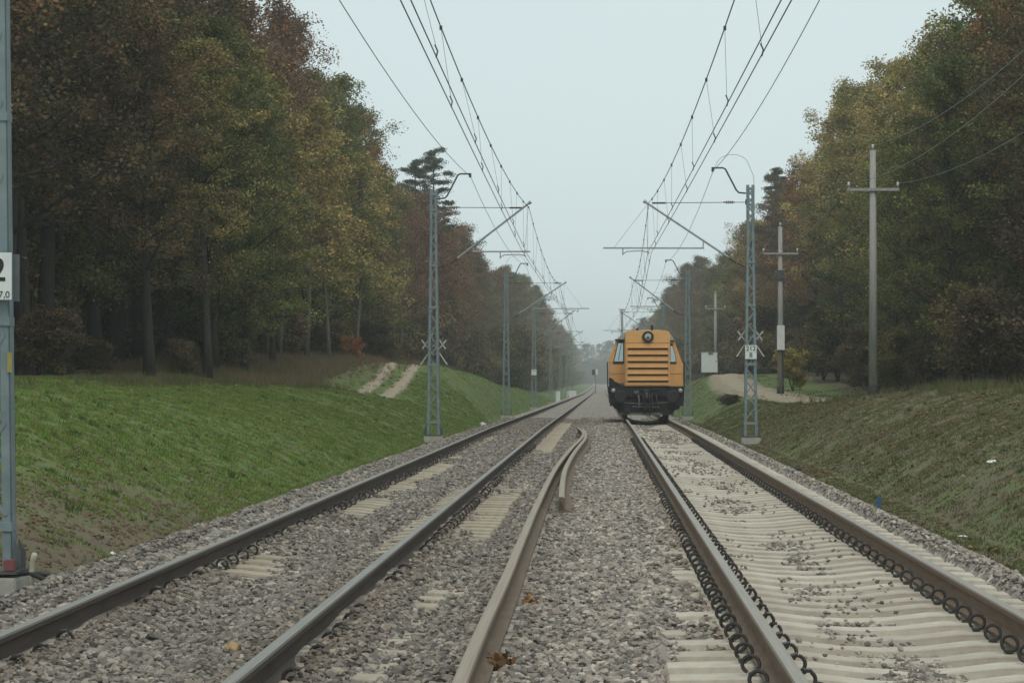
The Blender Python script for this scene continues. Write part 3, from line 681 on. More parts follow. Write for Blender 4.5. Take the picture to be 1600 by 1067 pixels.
K('oakgreen', 'dull green oak', 'tree', (4, 5, 6), H=20, cb=2.4, Rm=4.8, limbs=34, sub=7, per=88, size=.16, clump=.85, tr=.28, pal='oakgreen')
K('yellow', 'yellow-green autumn tree', 'tree', (7, 8, 9), H=20, cb=6.5, Rm=4.2, limbs=30, sub=7, per=70, size=.155, clump=.8, tr=.24, pal='yellow')
K('red', 'reddish-brown beech', 'tree', (10, 11, 12), H=19, cb=5.5, Rm=4.2, limbs=32, sub=7, per=44, size=.18, clump=.85, tr=.25, pal='red')
K('orange', 'orange-tinted autumn tree', 'tree', (13, 14), H=19, cb=5.5, Rm=4.2, limbs=32, sub=7, per=66, size=.155, clump=.8, tr=.24, pal='orange')
K('brown', 'thin brown half-bare tree', 'tree', (15, 16, 17), H=19.5, cb=5.5, Rm=3.6, limbs=40, sub=9, per=26, size=.15, clump=.8, tr=.20, pal='brown', bark='barkpale')
K('pine', 'dark green conifer', 'tree', (18, 19), H=22, cb=10, Rm=4.3, limbs=40, sub=8, per=46, size=.14, clump=.62, tr=.26, pal='pine', bark='barkpine', conifer=True)
K('sapling', 'slender pale-stemmed sapling', 'tree', (20, 21), H=12, cb=3.2, Rm=2.0, limbs=20, sub=5, per=40, size=.16, clump=.6, tr=.10, pal='yellow', bark='barkpale')
K('bushyellow', 'bright yellow bush', 'bush', (30,), H=2.4, cb=.3, Rm=1.0, limbs=7, sub=5, per=50, size=.10, clump=.32, tr=.03, pal='bushyellow', stems=4)
K('bushred', 'small orange-red shrub', 'bush', (31,), H=2.4, cb=.4, Rm=.9, limbs=7, sub=5, per=36, size=.10, clump=.32, tr=.03, pal='bushred', stems=3)
K('bushbrown', 'brown twiggy shrub', 'bush', (32, 33), H=2.6, cb=.2, Rm=1.5, limbs=9, sub=6, per=40, size=.12, clump=.45, tr=.03, pal='bushbrown', stems=4)
K('bushgreen', 'leafy olive-green shrub', 'bush', (34, 35), H=3.6, cb=.3, Rm=1.7, limbs=10, sub=6, per=56, size=.13, clump=.5, tr=.04, pal='bushgreen', stems=4)
NAME = {'oakdark': 'oak_tree', 'oakgreen': 'oak_tree', 'yellow': 'autumn_tree', 'red': 'beech_tree', 'orange': 'autumn_tree', 'brown': 'bare_tree', 'pine': 'pine_tree', 'sapling': 'sapling_tree', 'bushyellow': 'bush', 'bushred': 'bush', 'bushbrown': 'bush', 'bushgreen': 'bush'}
PLANTED = []
def plant(k, x, D, s=1.0, side=None, label=None, group=None, sz=1.0):
    ph, cat, ms = TK[k]; tm, cm = random.choice(ms)
    r = bpy.data.objects.new(NAME[k], None); COL.objects.link(r); r.location = (x, D, float(hg(x, D)) - .08); r.rotation_euler = (0, 0, random.uniform(0, 6.28)); r.scale = (s, s, s * sz); r.empty_display_size = .3
    link('trunk', tm, r); link('crown', cm, r); r['category'] = cat
    if label: r['label'] = label
    if group: r['group'] = group
    PLANTED.append((r, k, 'left' if x < 0 else 'right', D, label)); return r
def pick(stops, D):
    for d, ks in stops:
        if D < d: return random.choice(ks)
    return random.choice(stops[-1][1])
LK = [(84, ['oakdark', 'oakdark', 'oakdark']), (108, ['oakdark', 'oakdark', 'oakgreen']), (116, ['brown', 'red', 'oakgreen']), (137, ['red', 'brown', 'brown']), (165, ['yellow', 'brown', 'oakgreen']), (205, ['orange', 'brown', 'oakgreen', 'red']),
      (250, ['red', 'brown', 'red']), (320, ['red', 'orange', 'oakdark', 'brown']), (450, ['brown', 'oakdark', 'oakgreen', 'red'])]
RK = [(96, ['oakdark', 'oakdark', 'oakgreen']), (118, ['oakgreen', 'oakdark', 'orange', 'oakgreen']), (140, ['oakgreen', 'yellow', 'oakgreen']), (185, ['yellow', 'yellow', 'orange', 'oakgreen']), (215, ['orange', 'yellow', 'brown']), (240, ['brown', 'brown', 'oakdark']), (330, ['yellow', 'oakgreen', 'orange', 'brown']), (450, ['oakgreen', 'brown', 'oakdark'])]
D = 64.0
while D < 200:
    plant(pick(LK, D), -17.2 + random.uniform(-.9, .9) - (.6 if D < 110 else 0), D, random.uniform(.84, 1.04) if D < 100 else random.uniform(.76, .95)); D += random.uniform(4.2, 5.6)
D = 66.0
while D < 200:
    plant(pick(LK, D), -22.5 + random.uniform(-1, 1), D, random.uniform(.8, 1.05)); D += random.uniform(5.5, 7)
D = 205.0
while D < 420:
    plant(pick(LK, D), -16.6 + random.uniform(-.8, .8), D, random.uniform(.72, .95)); D += random.uniform(6, 9)
D = 82.0
while D < 205:
    plant(pick(RK, D), 16.8 + random.uniform(-.6, .9), D, random.uniform(.74, .94)); D += random.uniform(4.2, 5.6)
D = 80.0
while D < 205:
    plant(pick(RK, D), 22.5 + random.uniform(-1, 1), D, random.uniform(.8, 1.0)); D += random.uniform(5.5, 7)
D = 210.0
while D < 420:
    plant(pick(RK, D), 16.4 + random.uniform(-.8, .8), D, random.uniform(.68, .88)); D += random.uniform(6, 9)
# singled-out ones
plant('red', -15.2, 236, .74); plant('brown', -14.4, 246, .70); plant('red', -14.2, 228, .62)
plant('pine', -15.9, 250, 1.06, label='dark pine with flat layered boughs standing above the left wood', sz=1.02)
plant('pine', -17.6, 246, 1.02, label='second dark conifer just left of the flat-boughed pine')
plant('pine', 17.0, 243, .95, label='dark pointed conifer rising beyond the right wood')
plant('yellow', -14.2, 92, .62, label='low yellowish tree with boughs down to the grass on the left bank')
plant('oakgreen', -13.9, 99, .55, label='small green-yellow tree at the end of the dark left oaks')
for i in range(18): plant('sapling', -15.8 + random.uniform(-1.4, .5), 104 + i * 5.2 + random.uniform(-2, 2), random.uniform(.9, 1.2))
for x, D, lb in ((-15.2, 116, 'nearest slender sapling behind the brown meadow'), (-14.6, 126, 'slender sapling left of the dirt tracks'), (-14.2, 133, 'slender sapling behind the twin dirt tracks'), (-14.4, 150, 'slender sapling right of the twin dirt tracks')):
    plant('sapling', x, D, random.uniform(.9, 1.15), label=lb)
for x, D, s in ((-14.9, 84, .6), (-14.4, 95, .66), (-14.8, 104, .6), (-14.3, 111, .5), (13.4, 97, .62), (14.2, 106, .6), (13.6, 115, .58), (14.0, 124, .6)):
    plant('oakdark' if x < 0 and D < 90 or D == 106 else 'oakgreen', x, D, s)
plant('bushyellow', 10.0, 134, .85, label='bright yellow bush beside the sandy road')
plant('bushred', -13.2, 137, .55, label='small orange-red shrub at the wood edge by the dirt tracks')
plant('bushbrown', 6.4, 128, .5, label='low brown shrub in front of the sandy road', sz=.38)
for i in range(26):
    D = 72 + i * 5.2 + random.uniform(-1, 1)
    if D < 92 and i % 2: continue
    plant(random.choice(['bushbrown'] if D < 94 else ['bushbrown', 'bushgreen', 'bushbrown']), -15.4 + random.uniform(-1.2, .6), D, random.uniform(.45, 1.0) if 105 < D < 165 else (random.uniform(.4, .7) if D < 94 else random.uniform(.5, 1.0)))
for i in range(24):
    D = 84 + i * 5.2 + random.uniform(-1, 1)
    if 108 < D < 190 and random.random() < .3: continue
    plant(random.choice(['bushbrown', 'bushgreen', 'bushbrown']), (13.2 if D < 185 else 11.5) + random.uniform(-.6, .8), D, random.uniform(.6, 1.1))
ORD = 'first second third fourth fifth sixth seventh eighth ninth tenth eleventh twelfth thirteenth fourteenth fifteenth sixteenth seventeenth eighteenth nineteenth twentieth twenty-first twenty-second twenty-third twenty-fourth twenty-fifth twenty-sixth twenty-seventh twenty-eighth twenty-ninth thirtieth thirty-first thirty-second thirty-third thirty-fourth thirty-fifth thirty-sixth'.split()
cnt = {}
for r, k, side, D, lb in sorted(PLANTED, key=lambda q: q[3]):
    if lb: continue
    i = cnt.get((k, side), 0); cnt[(k, side)] = i + 1; ph, cat, _ = TK[k]
    r['label'] = f"{ph} on the {side} wood edge, {ORD[i]} such from the near end"
    r['group'] = f"{'shrubs' if cat == 'bush' else 'trees'} along the {side} wood edge"
# the wood behind the front trees, one mass
fc = bpy.data.collections.new('forest_shapes')
for k in ('oakdark', 'oakgreen', 'red', 'brown', 'orange', 'oakdark'):
    tm, cm = TK[k][2][0]
    b = bmesh.new(); b.from_mesh(tm)
    me = bpy.data.meshes.new('forest_shape')
    b.free()
    ob = bpy.data.objects.new('forest_shape', cm); fc.objects.link(ob)
P = []; Sx = []
for sgn in (-1, 1):
    for xr, d0, d1, st in ((27, 66, 420, 6), (33, 70, 420, 7), (40, 75, 300, 8), (16, 425, 900, 8), (22, 210, 900, 9), (16, 900, 1640, 14), (26, 420, 1640, 16)):
        D = d0
        while D < d1:
            x = sgn * (xr + random.uniform(-1.5, 1.5)); P.append((x, D, float(hg(x, D)) - .1)); Sx.append(random.uniform(.7, .9) if d1 < 425 else random.uniform(.85, 1.12)); D += st * random.uniform(.75, 1.3)
for x in np.arange(-14, 15, 3.0): P.append((x, 1650 + random.uniform(-8, 8), -1.5)); Sx.append(random.uniform(1.1, 1.4))
P = np.array(P); ROTF = np.zeros((len(P), 3)); ROTF[:, 2] = rng.uniform(0, 6.28, len(P))
kind(scatter('forest', fc, P, ROTF, np.array(Sx)), 'stuff')['label'] = 'deep autumn wood behind the front trees, fading far down the line'
# undergrowth mass closing the view between the trunks
uc = bpy.data.collections.new('undergrowth_shapes')
for k in ('bushbrown', 'bushgreen', 'bushbrown'): uc.objects.link(bpy.data.objects.new('undergrowth_shape', TK[k][2][0][1]))
P = []; Sx = []
for sgn in (-1, 1):
    for i in range(420):
        D = random.uniform(55, 420); x = sgn * random.uniform(19.5, 42); P.append((x, D, float(hg(x, D)) - .2)); Sx.append(random.uniform(.8, 1.9))
    for i in range(520):
        D = random.uniform(300, 1640) if i % 2 else random.uniform(190, 600); x = sgn * random.uniform(10.5 if D > 300 else 13, 22); P.append((x, D, float(hg(x, D)) - .2)); Sx.append(random.uniform(.8, 2.0))
for i in range(40): P.append((random.uniform(-16, 20), random.uniform(1560, 1690), -1.8)); Sx.append(random.uniform(2, 4))
ROTU = np.zeros((len(P), 3)); ROTU[:, 2] = rng.uniform(0, 6.28, len(P))
kind(scatter('undergrowth', uc, np.array(P), ROTU, np.array(Sx)), 'stuff')['label'] = 'dense undergrowth inside both woods and along the far line'
# trunks inside the wood
b = MB()
for sgn in (-1, 1):
    for i in range(150):
        x = sgn * random.uniform(18.5, 36); D = random.uniform(66, 240); z = float(hg(x, D)) - .2; r0 = random.uniform(.07, .22)
        b.tube([(x, D, z), (x + random.uniform(-.5, .5), D, z + 7), (x + random.uniform(-1, 1), D, z + 15)], [r0, r0 * .8, r0 * .4], 6, False)
o = kind(b.build('forest_trunks', M['bark'], smooth=True), 'stuff'); o['label'] = 'dark trunks in the depth of both woods'

# ------------------------------------------------------------------ catenary masts
FZ = -.44
def mast_proto(reach):
    """local frame: mast axis at x=0, foundation top at z=0, the track towards +x"""
    r = thing('catenary_mast', 'mast', 'mast')
    H = 7.92; wb, wt = .44, .25; dpt = .17
    def half(z): return (wb + (wt - wb) * min(z / 6.5, 1)) / 2
    for s in (-1, 1):
        b = MB()
        pts = [(s * half(z), z) for z in (.03, 2.2, 4.4, 6.5, H)]
        for (x0, z0), (x1, z1) in zip(pts[:-1], pts[1:]):
            for y0, y1, xa, xb in ((-dpt / 2, -dpt / 2 + .012, -.088, 0), (dpt / 2 - .012, dpt / 2, -.088, 0), (-dpt / 2, dpt / 2, -.012, 0)):
                vs = []
                for xx, zz in ((x0, z0), (x1, z1)):
                    for q in ((xa, y0), (xb, y0), (xb, y1), (xa, y1)): vs.append((xx + s * q[0], q[1], zz))
                b.add(vs, [(0, 1, 2, 3), (7, 6, 5, 4), (0, 4, 5, 1), (1, 5, 6, 2), (2, 6, 7, 3), (3, 7, 4, 0)])
        b.build('leg', M['mast'], r)
    b = MB(); z = .55; i = 0
    while z < H - .3:
        st = 2 * half(z) * 1.0; z2 = min(z + st, H - .1)
        for y in (-dpt / 2 + .006, dpt / 2 - .006):
            sg = 1 if (i % 2 == 0) else -1
            sq = sg if y > 0 else -sg; b.bar((-sq * (half(z) - .05), y + (.010 if y > 0 else -.010), z), (sq * (half(z2) - .05), y + (.010 if y > 0 else -.010), z2), .008, .034)
        z = z2; i += 1
    for zz in (.45, 2.3, 4.15, 5.5, 7.3, 7.8): b.box(-half(zz) - .004, half(zz) + .004, -dpt / 2 - .016, dpt / 2 + .016, zz - .04, zz + .04)
    b.build('lacing', M['mast'], r)
    b = MB(); b.box(-.30, .30, -.24, .24, .035, .062)
    for s in (-1, 1):
        for y in (-.10, .10): b.prism([(s * .225, .062), (s * .30, .062), (s * .30, .22), (s * .235, .34)], y - .006, y + .006)
    for sx in (-.25, .25):
        for sy in (-.19, .19): b.lathe((sx, sy, .062), [(.026, 0), (.026, .03), (.014, .03), (.014, .07)], 6)
    b.build('base_plate', M['mast_dark'], r)
    b = MB(); b.box(-.30, .30, -.30, .30, -1.0, 0.0); b.build('foundation', M['concrete'], r, bevel=.015)
    if not reach: c0, c1, b0, b1, dx, cw = (.52, 5.55), (3.07, 7.50), (1.24, 5.95), (3.12, 5.95), 2.15, 3.0
    else: c0, c1, b0, b1, dx, cw = (.42, 5.47), (3.27, 7.38), (1.45, 5.94), (4.62, 5.95), 4.0, 3.16
    t_ = MB(); v0 = Vector((c0[0], 0, c0[1])); v1 = Vector((c1[0], 0, c1[1])); t_.tube([v0 + (v1 - v0) * .10, v1], .033, 8)
    t_.tube([v1, v1 + (v1 - v0).normalized() * .09], .055, 8); ct = t_.build('cantilever_tube', M['galv'], r, smooth=False)
    t_ = MB(); ax = (v1 - v0).normalized(); t_.tube([Vector((.17, 0, c0[1] - .12)), v0], .022, 6)
    for k in range(5): q = v0 + ax * (.02 + .055 * k); t_.tube([q, q + ax * .02], .06, 8); t_.tube([q + ax * .02, q + ax * .055], .03, 8)
    t_.build('insulator', M['insul'], r)
    t_ = MB(); t_.tube([(.12, 0, 7.38), (c1[0] - .18, 0, 7.36)], .012, 5); t_.box(.1, .16, -.03, .03, 7.3, 7.46); t_.build('tie_rod', M['wire'], r)
    t_ = MB()
    for k in range(4): t_.tube([(.55 + .06 * k, 0, 7.38), (.575 + .06 * k, 0, 7.38)], .05, 8)
    t_.tube([(.5, 0, 7.38), (.85, 0, 7.38)], .022, 6); t_.tube([(c1[0] - .62, 0, 7.36), (c1[0] - .2, 0, 7.36)], .028, 6); t_.build('insulator', M['insul'], r)
    t_ = MB(); f = (b0[0] - c0[0]) / (c1[0] - c0[0]); zj = c0[1] + f * (c1[1] - c0[1])
    t_.tube([(b0[0], 0, b0[1]), (b1[0], 0, b1[1])], .026, 7); t_.tube([(b0[0] + .04, 0, b0[1]), (b0[0] + .02, 0, zj)], .018, 5); t_.build('registration_arm', M['galv'], r)
    t_ = MB(); t_.tube([(dx, 0, 5.95), (dx, 0, 5.72)], .018, 5); sg = 1 if cw > dx else -1
    t_.tube([(dx, 0, 5.76), (dx + sg * .12, 0, 5.84), (cw - sg * .25, 0, 5.86), (cw, 0, 5.80)], .016, 6); t_.build('steady_arm', M['galv'], r)
    t_ = MB(); t_.tube([(c1[0] - .05, 0, c1[1] - .05), (c1[0] - .05, 0, 5.95)], .007, 4)
    if reach: t_.tube([(c1[0] - .05, 0, c1[1] - .05), (b1[0] - .35, 0, 5.97)], .006, 4)
    t_.build('hanger_wire', M['wire'], r)
    t_ = MB()
    for y in (-.04, .04): t_.tube([(.14, y, 7.66), (.36, y, 7.68), (.44, y, 7.76), (.78, y, 8.42), (.86, y, 8.46), (1.2, y, 8.46)], .024, 6)
    t_.tube([(1.18, 0, 8.48), (1.18, 0, 8.34)], .04, 8); t_.build('feeder_bracket', M['mast_dark'], r)
    if reach:
        t_ = MB(); t_.tube([(1.15 * 1 - .05 + .0, 0, 8.5)] + [(.56 + .52 * math.cos(a), 0, 8.5 + .38 * math.sin(a)) for a in np.linspace(.1, 2.6, 8)] + [(-.1, 0, 8.2), (-.12, 0, 7.8)], .008, 4); t_.build('jumper_cable', M['wire'], r)
    return r
pn = mast_proto(False); pr_ = mast_proto(True)
LM = [(23.0, -5.525), (82.5, -5.42), (142.5, -5.31), (201, -5.31), (267, -5.31), (330, -5.31), (392, -5.31), (454, -5.31)]
RM = [(80.5, 4.67), (139, 4.66), (198, 4.75), (260, 4.75), (322, 4.75)]
LL = ['nearest grey lattice mast at the edge of the view with a number plate', 'grey lattice mast on the grass bank carrying a white zigzag cross', 'grey lattice mast on the left, next beyond the one with the zigzag cross',
      'left lattice mast with a small white square plate', 'fifth lattice mast along the left track', 'sixth lattice mast along the left track, in haze', 'seventh lattice mast along the left track, in haze', 'farthest lattice mast along the left track, in haze']
RL = ['right lattice mast carrying the plate 212 and a white zigzag cross', 'lattice mast just right of the orange locomotive', 'right lattice mast rising behind the locomotive roof', 'hazy lattice mast beyond the locomotive on the right', 'farthest hazy lattice mast on the right']
masts = []
used = {}
for side, lst, lbl in ((-1, LM, LL), (1, RM, RL)):
    for i, (D, x) in enumerate(lst):
        reach = (i % 2 == 0) if side < 0 else (i % 2 == 0)
        p = pr_ if reach else pn
        o = p if not used.get(reach) else copy_tree(p)
        used[reach] = True
        o.location = (x, D, float(zt(D)) + FZ); o.rotation_euler = (0, 0, 0); o.scale = (1 if side < 0 else -1, 1, 1)
        tag(o, lbl[i], 'mast', 'catenary masts along the line'); masts.append(o)
b = MB(); r = thing('steel_post', 'tall thin grey post seen just above the left roof edge of the locomotive', 'post', (3.2, 400, float(hg(5.2, 400))))
b.tube([(0, 0, -.6), (0, 0, 13.6)], [.17, .13], 8); b.build('shaft', M['galv'], r); b = MB(); b.box(-.5, .5, -.1, .1, 13.6, 13.8); b.build('cap', M['galv'], r)

# wires ---------------------------------------------------------------------------
def line_pts(nodes, sag, step=3.0):
    r = []
    for (x0, d0, z0), (x1, d1, z1) in zip(nodes[:-1], nodes[1:]):
        n = max(2, int((d1 - d0) / step))
        for k in range(n):
            f = k / n; r.append((x0 + (x1 - x0) * f, d0 + (d1 - d0) * f, z0 + (z1 - z0) * f - sag * 4 * f * (1 - f)))
    r.append(nodes[-1]); return r
def ev(nodes, sag, d):
    for (x0, d0, z0), (x1, d1, z1) in zip(nodes[:-1], nodes[1:]):
        if d0 <= d <= d1:
            f = (d - d0) / (d1 - d0); return Vector((x0 + (x1 - x0) * f, d, z0 + (z1 - z0) * f - sag * 4 * f * (1 - f)))
for side in (-1, 1):
    Ds = [-37, 23, 82.5, 142.5, 201, 267, 330, 392, 454] if side < 0 else [-36, 22, 80.5, 139, 198, 260, 322, 384, 446]
    xm = [-2.34] * 9 if side < 0 else [1.5, 1.9, 1.48, 1.75, 1.45, 1.75, 1.45, 1.75, 1.45]
    xk = [-2.4, -2.05, -2.42, -2.05, -2.42, -2.1, -2.42, -2.1, -2.42] if side < 0 else [1.5, 2.0, 1.51, 2.0, 1.5, 2.0, 1.5, 2.0, 1.5]
    mess = [(x, d, float(zt(d)) + 6.93) for x, d in zip(xm, Ds)]; con = [(x, d, float(zt(d)) + 5.37) for x, d in zip(xk, Ds)]
    w = 'left' if side < 0 else 'right'
    r = thing('overhead_line', f'overhead catenary wires with droppers above the {w}-hand track', 'overhead wires', (0, 0, 0))
    b = MB(); b.tube(line_pts(mess, .62), .0095, 5); b.build('carrier_wire', M['wire'], r)
    for off in (-.055, .055):
        b = MB(); b.tube(line_pts([(x + off, d, z) for x, d, z in con], .05), .008, 5); b.build('contact_wire', M['wire'], r)
    d = 26.0; i = 0
    while d < 210:
        a = ev(mess, .62, d); c = ev(con, .05, d); off = .055 if i % 2 else -.055
        b = MB(); b.tube([(a.x, d, a.z), (c.x + off, d, c.z + .12)], .0042, 4)
        b.tube([(c.x + off - .015, d, c.z + .14), (c.x + off + .02, d, c.z + .06), (c.x + off, d, c.z - .02)], .011, 5); b.box(a.x - .02, a.x + .02, d - .03, d + .03, a.z - .04, a.z + .02)
        b.build('dropper', M['wire'], r); d += 5.6; i += 1
    fx = (-4.22, 1) if side < 0 else (3.5, 1)
    fn = [(fx[0], d, float(zt(d)) + (7.92)) for d in Ds]
    b = MB(); b.tube(line_pts(fn, .55), .0085, 5); tag(b.build('feeder_wire', M['wire']), f'single thin wire strung from the bracket tips of the {w} masts', 'wire')

# ------------------------------------------------------------------ signs
def text_mesh(txt, size, at, m, parent, name='lettering', align='CENTER', bold=.012):
    cu = bpy.data.curves.new('lettering', 'FONT'); cu.body = txt; cu.size = size; cu.align_x = align; cu.align_y = 'CENTER'; cu.extrude = .0015; cu.offset = bold * size
    ob = bpy.data.objects.new('lettering', cu); COL.objects.link(ob); dg = bpy.context.evaluated_depsgraph_get(); dg.update()
    me = bpy.data.meshes.new_from_object(ob.evaluated_get(dg)); bpy.data.objects.remove(ob)
    me.transform(Matrix.Rotation(math.pi / 2, 4, 'X')); me.materials.clear(); me.materials.append(m)
    o = link(name, me, parent); o.location = at; return o
# number plate on the nearest mast (only its right part is in the picture)
r = thing('number_plate', 'white number plate with a big 2 on the nearest left mast', 'sign', (-5.298, 22.83, 2.05))
b = MB(); b.box(-.46, 0, -.01, 0, 0, .425); b.build('plate', M['white'], r, bevel=.003)
text_mesh('2', .30, (-.125, -.0125, .262), M['black'], r); text_mesh('27,0', .085, (-.015, -.0125, .045), M['black'], r, align='RIGHT', bold=.0)
r = thing('number_plate', 'dark grey back of a second plate behind the white one on the nearest mast', 'sign', (-5.315, 23.15, 2.05))
b = MB(); b.box(-.4, .012, -.01, .01, -.005, .425); b.build('plate', M['plate_back'], r, bevel=.003); b = MB(); b.box(-.35, -.01, .012, .03, .05, .09); b.box(-.35, -.01, .012, .03, .33, .37); b.build('bracket', M['mast_dark'], r)
r = thing('warning_sticker', 'worn yellow sticker on the leg of the nearest mast', 'sticker', (-5.325, 22.905, 1.40)); b = MB(); b.box(-.03, .012, -.004, 0, 0, .18); b.build('sheet', M['yellow'], r)
# 212 / 8 plate
r = thing('number_plate', 'white plate with 212 over 8 on the right mast', 'sign', (4.67, 80.36, 2.0))
b = MB(); b.box(-.18, .18, -.012, 0, 0, .43); b.build('plate', M['white'], r, bevel=.004)
text_mesh('212', .205, (0, -.0145, .325), M['black'], r); text_mesh('8', .205, (0, -.0145, .115), M['black'], r)
b = MB(); b.box(-.17, .17, -.0145, -.0125, .214, .220); b.build('rule', M['plate_back'], r)
r = thing('number_plate', 'small white square plate on the fourth left mast', 'sign', (-5.31, 200.85, 1.75)); b = MB(); b.box(-.2, .2, -.012, 0, 0, .44); b.build('plate', M['white'], r)
text_mesh('213', .19, (0, -.0145, .33), M['plate_back'], r); 
def zigzag(x, D, zc, label):
    r = thing('zigzag_sign', label, 'sign', (x, D, zc)); b = MB()
    def chev(z0, dx, dz):
        for s in (-1, 1): b.bar((0, 0, z0), (s * dx, 0, z0 + dz), .02, .036)
    chev(.40, .375, -.55); chev(-.36, .40, .50); chev(-.02, .43, -.64)
    b.build('bars', M['signgrey'], r); b = MB(); b.box(-.15, .15, -.05, -.02, .05, .09); b.box(-.15, .15, -.05, -.02, -.13, -.09); b.build('bracket', M['mast_dark'], r); return r
zigzag(4.67, 80.66, 2.74, 'white zigzag cross on the right mast above the 212 plate')
zigzag(-5.42, 82.66, 2.50, 'white zigzag cross on the left mast above the grass bank')

# ------------------------------------------------------------------ utility poles
def pole(x, D, label, H, extra=None):
    z = float(hg(x, D)) ; r = thing('utility_pole', label, 'utility pole', (x, D, z - .05), 0, 'concrete utility poles on the right bank')
    b = MB(); b.tube([(0, 0, 0), (0, 0, H)], [.165, .10], 14); b.build('shaft', M['pole'], r, smooth=True)
    b = MB(); b.tube([(0, 0, -.4), (0, 0, .38)], [.19, .185], 14); b.build('footing', M['rubber'], r, smooth=True)
    b = MB(); b.box(-.9, .9, -.17, -.09, H - 1.42, H - 1.32); b.box(-.14, .14, -.135, .13, H - 1.44, H - 1.41); b.build('crossarm', M['pole'], r)
    for px, pz in ((-.85, H - 1.32), (.85, H - 1.32), (0, H)):
        b = MB(); b.lathe((px, -.13 if px else 0, pz), [(.02, 0), (.02, .08), (.045, .08), (.05, .13), (.035, .15), (.045, .19), (.02, .21)], 8); b.build('insulator', M['white'], r, smooth=True)
    return r
PA = pole(9.45, 89.5, 'nearest tall concrete pole with one crossarm on the right bank', 8.55)
PB = pole(9.05, 130, 'middle concrete pole with a white cable box beside the yellow bush', 8.5)
PC = pole(10.2, 230, 'farthest concrete pole with crossarm beyond the sandy road', 8.0)
b = MB(); b.box(-.19, .19, -.32, -.15, 2.25, 3.5); b.build('cable_box', M['white'], PB, bevel=.02)
b = MB(); b.box(-.2, .2, -.33, -.14, 2.16, 2.245); b.tube([(.1, -.2, 2.2), (.12, -.19, .2)], .03, 6); b.build('conduit', M['rubber'], PB)
b = MB(); b.box(-.55, .55, -.14, -.08, 5.75, 5.83); b.box(-.2, .2, -.2, -.1, 5.9, 6.3); b.build('lower_crossarm', M['mast_dark'], PB)
def zpole(o, H): return o.location.z + H
pn_ = [(9.9, 45.0, 9.5), (9.45, 89.4, zpole(PA, 8.55)), (9.05, 129.9, zpole(PB, 8.5)), (10.2, 229.9, zpole(PC, 8.0))]
for dx, dz, lb in ((0, .16, 'top wire running between the concrete poles'), (-.85, -1.16, 'left crossarm wire running between the concrete poles'), (.85, -1.16, 'right crossarm wire running between the concrete poles')):
    nodes = [(x + dx, d, z + dz) for x, d, z in pn_]; nodes = [(nodes[0][0] + .3, 5, nodes[0][2] + .3)] + nodes
    b = MB(); b.tube(line_pts(nodes, .75), .0085, 4); tag(b.build('power_wire', M['galv']), lb, 'wire')
r = thing('equipment_cabinet', 'white equipment cabinet on a dark stand left of the sandy road', 'cabinet', (9.15, 218, float(hg(9.15, 218)))); h0 = max(0, 1.326 + (594.5 - 582) / 18.35 - float(hg(9.15, 218)))
b = MB(); b.box(-.68, .68, -.25, .25, h0, h0 + 1.72); b.build('box', M['white'], r, bevel=.02)
b = MB(); b.box(-.72, .72, -.28, .28, h0 + 1.725, h0 + 1.80); b.box(-.1, .3, -.27, -.255, h0 + 1.5, h0 + 1.72); b.build('lid', M['plate_back'], r)
b = MB(); b.box(-.4, .6, -.2, .2, -.2, h0 - .002); b.build('stand', M['rubber'], r)
# far signal
r = thing('railway_signal', 'distant railway signal with a dark head left of the locomotive', 'signal', (-1.35 - 3.2, 470, float(zt(470)) - .6))
r.location.x = -1.15
b = MB(); b.tube([(0, 0, 0), (0, 0, 4.2)], .1, 8); b.build('post', M['galv'], r); b = MB(); b.box(-.62, -.02, -.1, .1, 3.9, 4.9); b.build('signal_head', M['black'], r); b = MB(); b.box(.02, .5, -.1, .1, 4.0, 4.95); b.build('plate', M['white'], r)
for px, D, w_, lb in ((872, 300, .5, 'pale relay box low beside the left track far away'), (893, 420, 1.6, 'white hut by the left track far away in haze')):
    x = (px - 940) * D / 4000; r = thing('trackside_box', lb, 'box', (x, D, float(hg(x, D)) - .1)); b = MB(); b.box(-w_ / 2, w_ / 2, -.4, .4, 0, 1.5); b.build('box', M['white'], r, bevel=.03); b = MB(); b.box(-w_ / 2 - .05, w_ / 2 + .05, -.45, .45, 1.505, 1.58); b.build('lid', M['plate_back'], r)

# ------------------------------------------------------------------ locomotive
LD = 91.0
loco = thing('diesel_locomotive', 'orange diesel locomotive with a black-slatted front standing on the right-hand track', 'locomotive', (1.59, LD, float(zt(LD))))
b = MB(); b.prism([(-.75, 1.17), (-.75, 3.04), (-.70, 3.12), (-.60, 3.155), (.69, 3.155), (.79, 3.12), (.84, 3.04), (.84, 1.17)], 0, 9.5); hood = b.build('hood', M['orange'], loco, bevel=.02)
b = MB(); b.box(-.70, .80, -.028, -.002, 1.21, 2.70); b.build('louvre_panel', M['orange'], loco, bevel=.008)
for k in range(6):
    z = 2.503 - .2305 * k; b = MB(); b.box(-.70 + .035, .80 - .035, -.05, -.029, z - .036, z + .026); o = b.build('louvre_slit', M['slit'], loco)
    b = MB(); b.prism([(-.66, z + .026), (.76, z + .026), (.76, z + .048), (-.66, z + .048)], -.075, -.0285); b.build('louvre_lip', M['orange'], o)
b = MB(); b.box(-.72, .82, -.012, -.002, 2.70 + .004, 2.712 + .004); b.build('panel_seam', M['slit'], loco)
hx, hz = .055, 2.93
b = MB(); b.lathe((hx, 0, hz), [(.20, -.001), (.20, -.10), (.165, -.115), (.155, -.06), (.03, -.055)], 24, 'Y'); hl = b.build('headlight', M['rubber'], loco, smooth=False)
b = MB(); b.lathe((hx, 0, hz), [(.145, -.0605), (.12, -.072), (.02, -.08)], 20, 'Y'); b.build('lens', M['lens'], hl, smooth=True)
